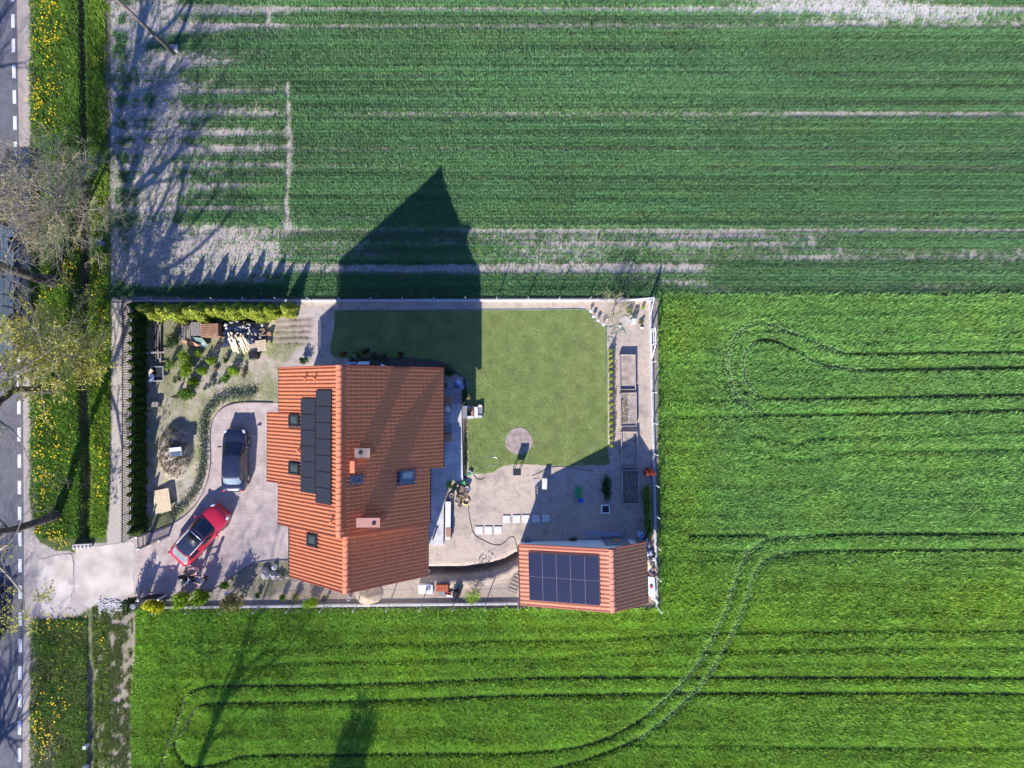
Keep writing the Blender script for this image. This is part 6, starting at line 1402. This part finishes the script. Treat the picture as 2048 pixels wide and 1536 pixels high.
# raised beds
bd = [((1240, 709.5), (1270.5, 709.5), (1271, 779), (1240.5, 779), 'topmost raised bed of bare soil, longest shadow along its top', .40), ((1241, 786.5), (1272.5, 785.5), (1273, 852), (1242, 852.5), 'second raised bed from the top with green seedlings on its left half', .40), ((1243, 864), (1274.5, 864), (1275.5, 934), (1244, 934), 'third raised bed from the top, partly crossed by the garage shadow', .40), ((1245, 941), (1277.5, 941), (1278, 1008), (1246, 1008), 'lowest raised bed of dark soil, wholly in shade', .40)]
for i, (a, b, c, d, lab, h) in enumerate(bd):
    q = [P(*p, h) for p in (a, b, c, d)]; t = thing('raised_bed', (q[0]+q[2])/2, lab, 'raised bed', 'raised vegetable beds'); t.location.z = 0; bpy.context.view_layer.update(); mb = MB()
    for k_ in range(4): mb.bar((q[k_].x, q[k_].y, h/2), (q[(k_+1) % 4].x, q[(k_+1) % 4].y, h/2), .04, h)
    mb.build('frame', M['greymetal'] if False else M['concrete'], t); mb = MB(); q2 = [p.lerp((q[0]+q[2])/2, .02) for p in q]; mb.prism([(p.x, p.y) for p in q2], 0, h-.16 if i != 1 else h-.10); mb.build('soil', M['dirt'] if i < 3 else M['dark_dirt'], t)
    if i == 1:
        r2 = np.random.default_rng(6); n = 420; U_ = r2.uniform(1243, 1256, n); V_ = r2.uniform(790, 848, n); X_, Y_ = Pn(U_, V_); foliage('seedlings', np.stack([X_*.99, Y_, .34+.05*r2.random(n)], 1), .035, LM['olive'], 6, t)
# bollard lamps
for i, (u_, v_2) in enumerate(((1181.5, 622), (1187.5, 632.5), (1196, 640.5), (1207, 648.5))):
    c = P(u_, v_2, .3); t = thing('globe_lamp', (c.x, c.y, 0), '%s of four white ball lamps along the lawn corner' % ['topmost', 'second from the top', 'third from the top', 'lowest'][i], 'lamp', 'white ball lamps at the lawn corner')
    mb = MB(); mb.tube([(c.x, c.y, 0), (c.x, c.y, .26)], .03, 8); mb.build('pole', M['darkmetal'], t); mb = MB(); mb.blob((c.x, c.y, .32), (.125, .125, .125), 1, 0, 18, 12); mb.build('globe', M['white'], t, smooth=True)
def hose(label, pts, m='hose', r_=.014, z=.02, name='garden_hose', cat='hose'):
    q = smooth_line(pts, 5); mb = MB(); mb.tube([P(a, b, z) for a, b in q], r_, 5); return one(name, label, cat, mb, m)
hose('teal hose edging the curved top right corner of the lawn', [(672, 621), (900, 619.5), (1100, 618.5), (1160, 618), (1175, 623), (1186, 637), (1200, 650), (1212, 656), (1212, 690), (1214, 760)], 'hose2', .022)
hose('tangle of blue-green hose loops below the pale leafless shrub', [(1206, 652), (1222, 654), (1236, 647), (1244, 652), (1238, 662), (1222, 668), (1228, 657), (1244, 655), (1252, 669), (1246, 660), (1234, 664), (1230, 676), (1216, 674), (1218, 684)], 'hose2', .022)
hose('thin dark hose wandering from the pots down to the garage', [(938, 998), (937, 1020), (941, 1045), (948, 1068), (965, 1080), (985, 1089), (1003, 1089), (1018, 1076), (1028, 1075), (1033, 1092), (1035, 1104)], 'hose', .018)
hose('dark hose curving from the lawn edge over the bare soil', [(1064, 952), (1080, 945), (1100, 935), (1125, 933), (1150, 936), (1185, 942)], 'hose', .016)
hose('thin looped cable on the lower left part of the lawn', [(955, 933), (965, 939), (978, 930), (992, 930), (995, 918), (985, 914), (970, 922)], 'greymetal', .01, .03, 'cable', 'cable')
hose('short dark hose piece below the lawn corner ornaments', [(948, 950), (953, 957), (963, 959), (970, 955)], 'hose', .016)
c = P(1251, 641); mb = MB(); mb.lathe((c.x, c.y, 0), [(.33, 0), (.33, .08), (0, .085)], 28); one('manhole_cover', 'round grey concrete cover right of the pale leafless shrub', 'manhole cover', mb, 'concrete')
mb = MB(); c = P(1267, 643, .4); mb.box((c.x, c.y, .35), (.28, .36, .7)); t = one('tool_box', 'small upright lilac-white box near the right fence corner', 'box', mb, 'whitefoil')
for i, (u_, v_2) in enumerate(((1261, 632), (1283, 655), (1240, 652), (1213, 638))):
    c = P(u_, v_2); mb = MB(); mb.blob((c.x, c.y, .05), (.12, .10, .10), i, .2, 8, 6); one('stone', ['pale stone beside the round concrete cover', 'pale stone near the right fence below the lilac box', 'pale stone in the hose tangle', 'small pale stone left of the leafless shrub'][i], 'stone', mb, 'white_concrete')
shrub('yellowish dry grass clump near the right fence corner', 1282, 645, 7, .35, 'olive', 200, 214, size=.045, stem=False)
shrub('green plant by the right fence in the corner', 1285, 616, 5, .4, 'lime', 120, 215, size=.05, stem=False)

# along the garage
for i, dy_ in enumerate((0, 2.2, 4.4, 6.6)):
    mb = MB(); mb.tube([P(1169, 1062+dy_*1.6, .06+.02*i), P(1240, 1066+dy_*.9, .06+.02*i)], .03, 8); one('metal_tube', ['topmost', 'second', 'third', 'lowest'][i]+' of four long blue-grey tubes lying above the garage', 'tube', mb, 'bluegrey', 'long blue-grey tubes above the garage')
def barrel(label, u, v, r_, h, m): c = P(u, v, h*.5); mb = MB(); mb.lathe((c.x, c.y, 0), [(r_*.9, 0), (r_, h*.1), (r_*1.03, h*.5), (r_, h*.9), (r_*.93, h), (r_*.85, h), (r_*.85, h*.9), (0, h*.88)], 20); return one('barrel', label, 'barrel', mb, m, 'barrels behind the garage', True)
barrel('blue-grey rain barrel nearest the climber behind the garage', 1281, 1068, .24, .8, 'bluegrey'); barrel('dark rain barrel between two pale ones behind the garage', 1286, 1072, .22, .75, 'darkmetal'); barrel('pale rain barrel touching the garage roof corner', 1283, 1080, .22, .6, 'grey')
pot('blue bucket at the left end of the garage wall', 1059, 1083, .13, .3, 'blue', 'bucket', False, 'bucket', None); pot('small grey pail left of the blue bucket by the garage', 1051, 1082, .09, .3, 'grey', 'bucket', False, 'bucket', None)
shrub('dark yellowish plants in front of the garage wall', 1145, 1076, 12, .35, 'olive', 300, 216, size=.05, ry=6, stem=False)
mb = MB(); c = P(1131, 1063); mb.blob((c.x, c.y, .03), (.08, .05, .04), 1, .2, 8, 6); one('stone', 'tiny white stone on the shaded soil above the garage', 'stone', mb, 'white_concrete')
# junk right of garage
jk = [('plant_pot', 'brown-grey round tub at the top of the junk beside the garage', 1300, 1079, .17, .35, 'brownwood'), ('plant_pot', 'black tub third from the top beside the garage', 1300, 1096, .17, .3, 'black'), ('plant_pot', 'black tub lower beside the garage', 1302, 1110, .17, .3, 'black'), ('plant_pot', 'grey-blue lidded pail beside the garage between cloth and boards', 1300, 1141, .15, .4, 'bluegrey'), ('plant_pot', 'small white-rimmed round pot beside the garage', 1309, 1149, .09, .3, 'white')]
for nm, lab, u_, v_2, r_, h, m in jk: pot(lab, u_, v_2, r_, h, m, nm, False, 'tub', 'tubs beside the garage')
R = random.Random(17)
for i, (u_, v_2, sx, sy, m, lab) in enumerate(((1293, 1078, .16, .14, 'white', 'small white bag at the garage roof corner'), (1294, 1090, .2, .22, 'whitefoil', 'crumpled pale bag second from the garage roof corner'), (1296, 1106, .26, .3, 'whitefoil', 'large crumpled pale bag in the middle of the garage junk'), (1307, 1118, .1, .1, 'white', 'tiny white rag by the fence beside the garage'), (1298, 1128, .34, .36, 'beige', 'pale yellowish cloth bundle beside the garage'), (1296, 1117, .2, .16, 'stone', 'grey rubble bag above the yellowish bundle beside the garage'))):
    c = P(u_, v_2, .25); mb = MB(); mb.blob((c.x, c.y, .22), (sx, sy, .22), 30+i, .3, 14, 9); one('bag', lab, 'bag', mb, m, smooth=False)
q = [P(1296, 1154, .6), P(1309, 1155, .5), P(1311, 1188, .45), P(1309, 1196, .4), P(1296, 1192, .6)]; mb = MB(); mb.prism([(p.x, p.y) for p in q], .0, .5); t = one('foil_sheet', 'large white foil-covered stack at the lower right of the garage', 'covered stack', mb, 'whitefoil')
mb = MB(); c = P(1303, 1174, .6); mb.blob((c.x, c.y, .53), (.12, .16, .07), 4, .1, 10, 7); one('stone', 'brown stone lying on the white foil beside the garage', 'stone', mb, 'brickred')
for i, (a, b, m) in enumerate((((1310, 1128), (1317, 1140), 'greywood'), ((1304, 1137), (1316, 1145), 'brownwood'), ((1298, 1146), (1318, 1158), 'brownwood'), ((1297, 1193), (1306, 1208), 'brownwood'), ((1302, 1196), (1318, 1206), 'white'))):
    mb = MB(); mb.bar(P(*a, .5), P(*b, .3), .09, .04); one('plank', ['short grey plank leaning by the fence beside the garage', 'brown plank above the lidded pail beside the garage', 'long brown plank under the white-rimmed pot', 'brown plank below the white foil stack', 'white plank below the white foil stack'][i], 'plank', mb, m)

# soil works, bottom
c = P(738, 1190); mb = MB(); n = 40; rr_ = np.random.default_rng(8)
for j in range(9):
    f = j/8
    for i in range(n): a = 2*math.pi*i/n; k_ = 1+.05*math.sin(3*a+j)+.03*math.sin(7*a); mb.v.append((c.x+1.0*k_*(1-f)**.8*math.cos(a), c.y+.80*k_*(1-f)**.8*math.sin(a), .75*f**.9+(.02*rr_.random() if 0 < j < 8 else 0)))
for j in range(8):
    for i in range(n): mb.f.append((j*n+i, j*n+(i+1) % n, (j+1)*n+(i+1) % n, (j+1)*n+i))
one('sand_heap', 'smooth brown sand heap between house and bottom fence', 'sand heap', mb, 'sand', smooth=True)
pot('white bucket below the lower tip of the house roof', 698, 1197, .13, .35, 'white', 'bucket', False, 'bucket', None)
c = P(648, 1198); mb = MB(); mb.tube([(c.x+.13*math.cos(a), c.y+.13*math.sin(a), .05) for a in [i*math.pi/10 for i in range(21)]], .04, 8, cap=False); one('rubber_ring', 'small dark rubber ring on the soil by the bottom fence', 'ring', mb, 'rubber', smooth=True)
R = random.Random(5)
t = thing('wrapped_stack', P(851, 1177), 'two white foil-wrapped packs by the bottom fence', 'packs')
for (u0_, v0_, u1_, v1_, h) in ((836, 1170, 866, 1180, .55), (837, 1179, 866, 1188, .42)):
    a, b = P(u0_, v1_, h), P(u1_, v0_, h); mb = MB(); mb.box(((a.x+b.x)/2, (a.y+b.y)/2, h/2), (b.x-a.x, b.y-a.y, h)); mb.build('pack', M['whitefoil'], t, bevel=.05)
mb = MB(); c = P(856, 1178, .6); mb.box((c.x, c.y, .59), (.32, .2, .06)); mb.build('folded_cloth', M['grey'], t)
t = thing('brick_stack', P(884, 1176), 'stack of orange-red bricks beside the white foil-wrapped packs', 'bricks')
for i in range(4):
    for j in range(2):
        for l in range(3):
            c = P(874.5+i*6.3, 1172.5+j*7, .5); mb = MB(); mb.box((c.x, c.y, .11+l*.2), (.20, .23, .185), R.uniform(-.04, .04)); mb.build('brick', M['brickred'], t)
mb = MB(); c = P(884, 1187, .4); mb.box((c.x, c.y, .2), (.42, .40, .4)); one('concrete_block', 'grey block below the orange-red brick stack', 'block', mb, 'grey')
mb = MB(); mb.bar(P(893, 1191, .3), P(907, 1193, .25), .12, .08); one('plank', 'short pale plank right of the grey block by the bottom fence', 'plank', mb, 'white')
mb = MB(); c = P(896, 1188, .3); mb.box((c.x, c.y, .17), (.4, .2, .16), -.1); one('brick', 'loose orange brick right of the grey block', 'brick', mb, 'brickred')
pot('white and blue bucket at the right end of the bricks', 910, 1173, .14, .4, 'whitefoil', 'bucket', False, 'bucket', None)
c = P(912, 1190, .3); mb = MB(); mb.box((c.x, c.y, .45), (.4, .7, .9)); one('black_box', 'black upright box touching the bottom fence right of the bricks', 'box', mb, 'black', bevel=.02)
t = thing('ladder', P(1030, 1155), 'grey wooden ladder lying beside the garage near the soil ridge', 'ladder'); mb = MB(); a0, a1, b0_, b1_ = P(1016, 1180, .12), P(1036, 1128, .12), P(1034, 1186, .12), P(1046, 1136, .12)
mb.bar(a0, a1, .05, .07); mb.bar(b0_, b1_, .05, .07); mb.build('rail', M['greywood'], t); mb = MB()
for i in range(8): mb.bar(a0.lerp(a1, i/7), b0_.lerp(b1_, i/7), .05, .05)
mb.build('rungs', M['greywood'], t)
# boulders left of the house
R = random.Random(2)
bl = [((531, 1147), .42, .40, 'largest pale boulder in the group near the drive edge'), ((546, 1150), .30, .32, 'long pale boulder right of the largest one'), ((549, 1134), .22, .2, 'round pale boulder at the top of the boulder group'), ((557, 1151), .16, .15, 'small grey boulder right of the long one'), ((563, 1156), .14, .15, 'small dark boulder below the small grey one'), ((575, 1153), .16, .14, 'boulder nearest the house wall')]
for i, ((u_, v_2), a, b, lab) in enumerate(bl): c = P(u_, v_2, .15); mb = MB(); mb.blob((c.x, c.y, .12), (a, b, .26), 40+i, .13, 16, 10); one('boulder', lab, 'boulder', mb, 'stone' if i != 2 else 'white_concrete', 'boulders near the drive edge', True)
for i, (u_, v_2) in enumerate(((452, 1187), (458, 1186))): c = P(u_, v_2, 1.0); mb = MB(); mb.blob((c.x, c.y, 1.0), (.13, .13, .13), 1, 0, 14, 9); mb.tube([(c.x, c.y, 0), (c.x, c.y, .9)], .03, 6); one('garden_lamp', ['left of two white globe lamps in the bottom hedge', 'right of two white globe lamps in the bottom hedge'][i], 'lamp', mb, 'white', 'white globe lamps in the bottom hedge', True)
c = P(273, 1209, 1.0); mb = MB(); mb.tube([(c.x, c.y, 0), (c.x, c.y, 1.5)], .17, 14); mb.lathe((c.x, c.y, 1.5), [(.2, 0), (.2, .04), (0, .06)], 14); one('gate_pillar', 'grey round gate pillar in the dark conifer left of the yellow bush', 'pillar', mb, 'grey')
# pebbles at the drive mouth: countless
r2 = np.random.default_rng(31); n = 420; U_ = r2.uniform(198, 252, n); V_ = r2.normal(1212, 5, n); X_, Y_ = Pn(U_, V_); pv_ = []; pf = []
for i in range(n):
    s_ = r2.uniform(.03, .09); mbp = MB(); mbp.blob((X_[i], Y_[i], s_*.4), (s_, s_*.8, s_*.6), i, .2, 6, 4); b0 = len(pv_); pv_ += mbp.v; pf += [tuple(k_+b0 for k_ in f) for f in mbp.f]
mb = MB(); mb.v = pv_; mb.f = pf; o = mb.build('rubble_stones', M['white_concrete']); tag(o, kind='stuff')
# culvert headwall
t = thing('culvert_headwall', P(168, 1088), 'concrete culvert end with square notches at the lower end of the ditch', 'culvert'); mb = MB(); a, b = P(149, 1091), P(187, 1089); mb.bar((a.x, a.y, -.15), (b.x, b.y, -.15), .22, .8); mb.build('wall', M['concrete'], t)
mb = MB()
for i in range(5): q = a.lerp(b, .1+i*.2); mb.box((q.x, q.y-.16, .28), (.10, .16, .10))
mb.build('cap_blocks', M['white_concrete'], t)
# marker posts in the verge / ditch
mb = MB(); c = P(201, 486, .4); mb.box((c.x, c.y, .3), (.35, .3, .6)); mb.box((c.x, c.y, .62), (.4, .36, .05)); one('meter_box', 'small grey box standing in the grass strip below the broad bare tree', 'box', mb, 'grey')
for i, (u_, v_2) in enumerate(((174, 1491), (172, 1534))): c = P(u_, v_2, .1); mb = MB(); mb.box((c.x, c.y, .2), (.2, .2, .5)); one('marker_stone', ['upper white marker stone in the thin ditch at the bottom left', 'lower white marker stone at the very bottom left'][i], 'marker stone', mb, 'white')
# patio things behind the house
mb = MB(); q = [P(690, 729, .5), P(713, 728, .5), P(711, 724, .5), P(694, 724, .5)]; mb.prism([(p.x, p.y) for p in q], .3, .5); one('lounger', 'grey-white folded sun lounger behind the back gable', 'lounger', mb, 'bluegrey')
mb = MB(); q = [P(712, 729, .6), P(737, 729, .6), P(739, 723, .6), P(718, 723, .6)]; mb.prism([(p.x, p.y) for p in q], .35, .6); one('lounger', 'bright white folded sun lounger behind the back gable', 'lounger', mb, 'white')
mb = MB(); q = [P(762, 733, .5), P(776, 733, .5), P(768, 730, .5), P(762, 727, .5)]; mb.prism([(p.x, p.y) for p in q], .3, .5); one('wedge_board', 'small white wedge-shaped board behind the back gable', 'board', mb, 'white')
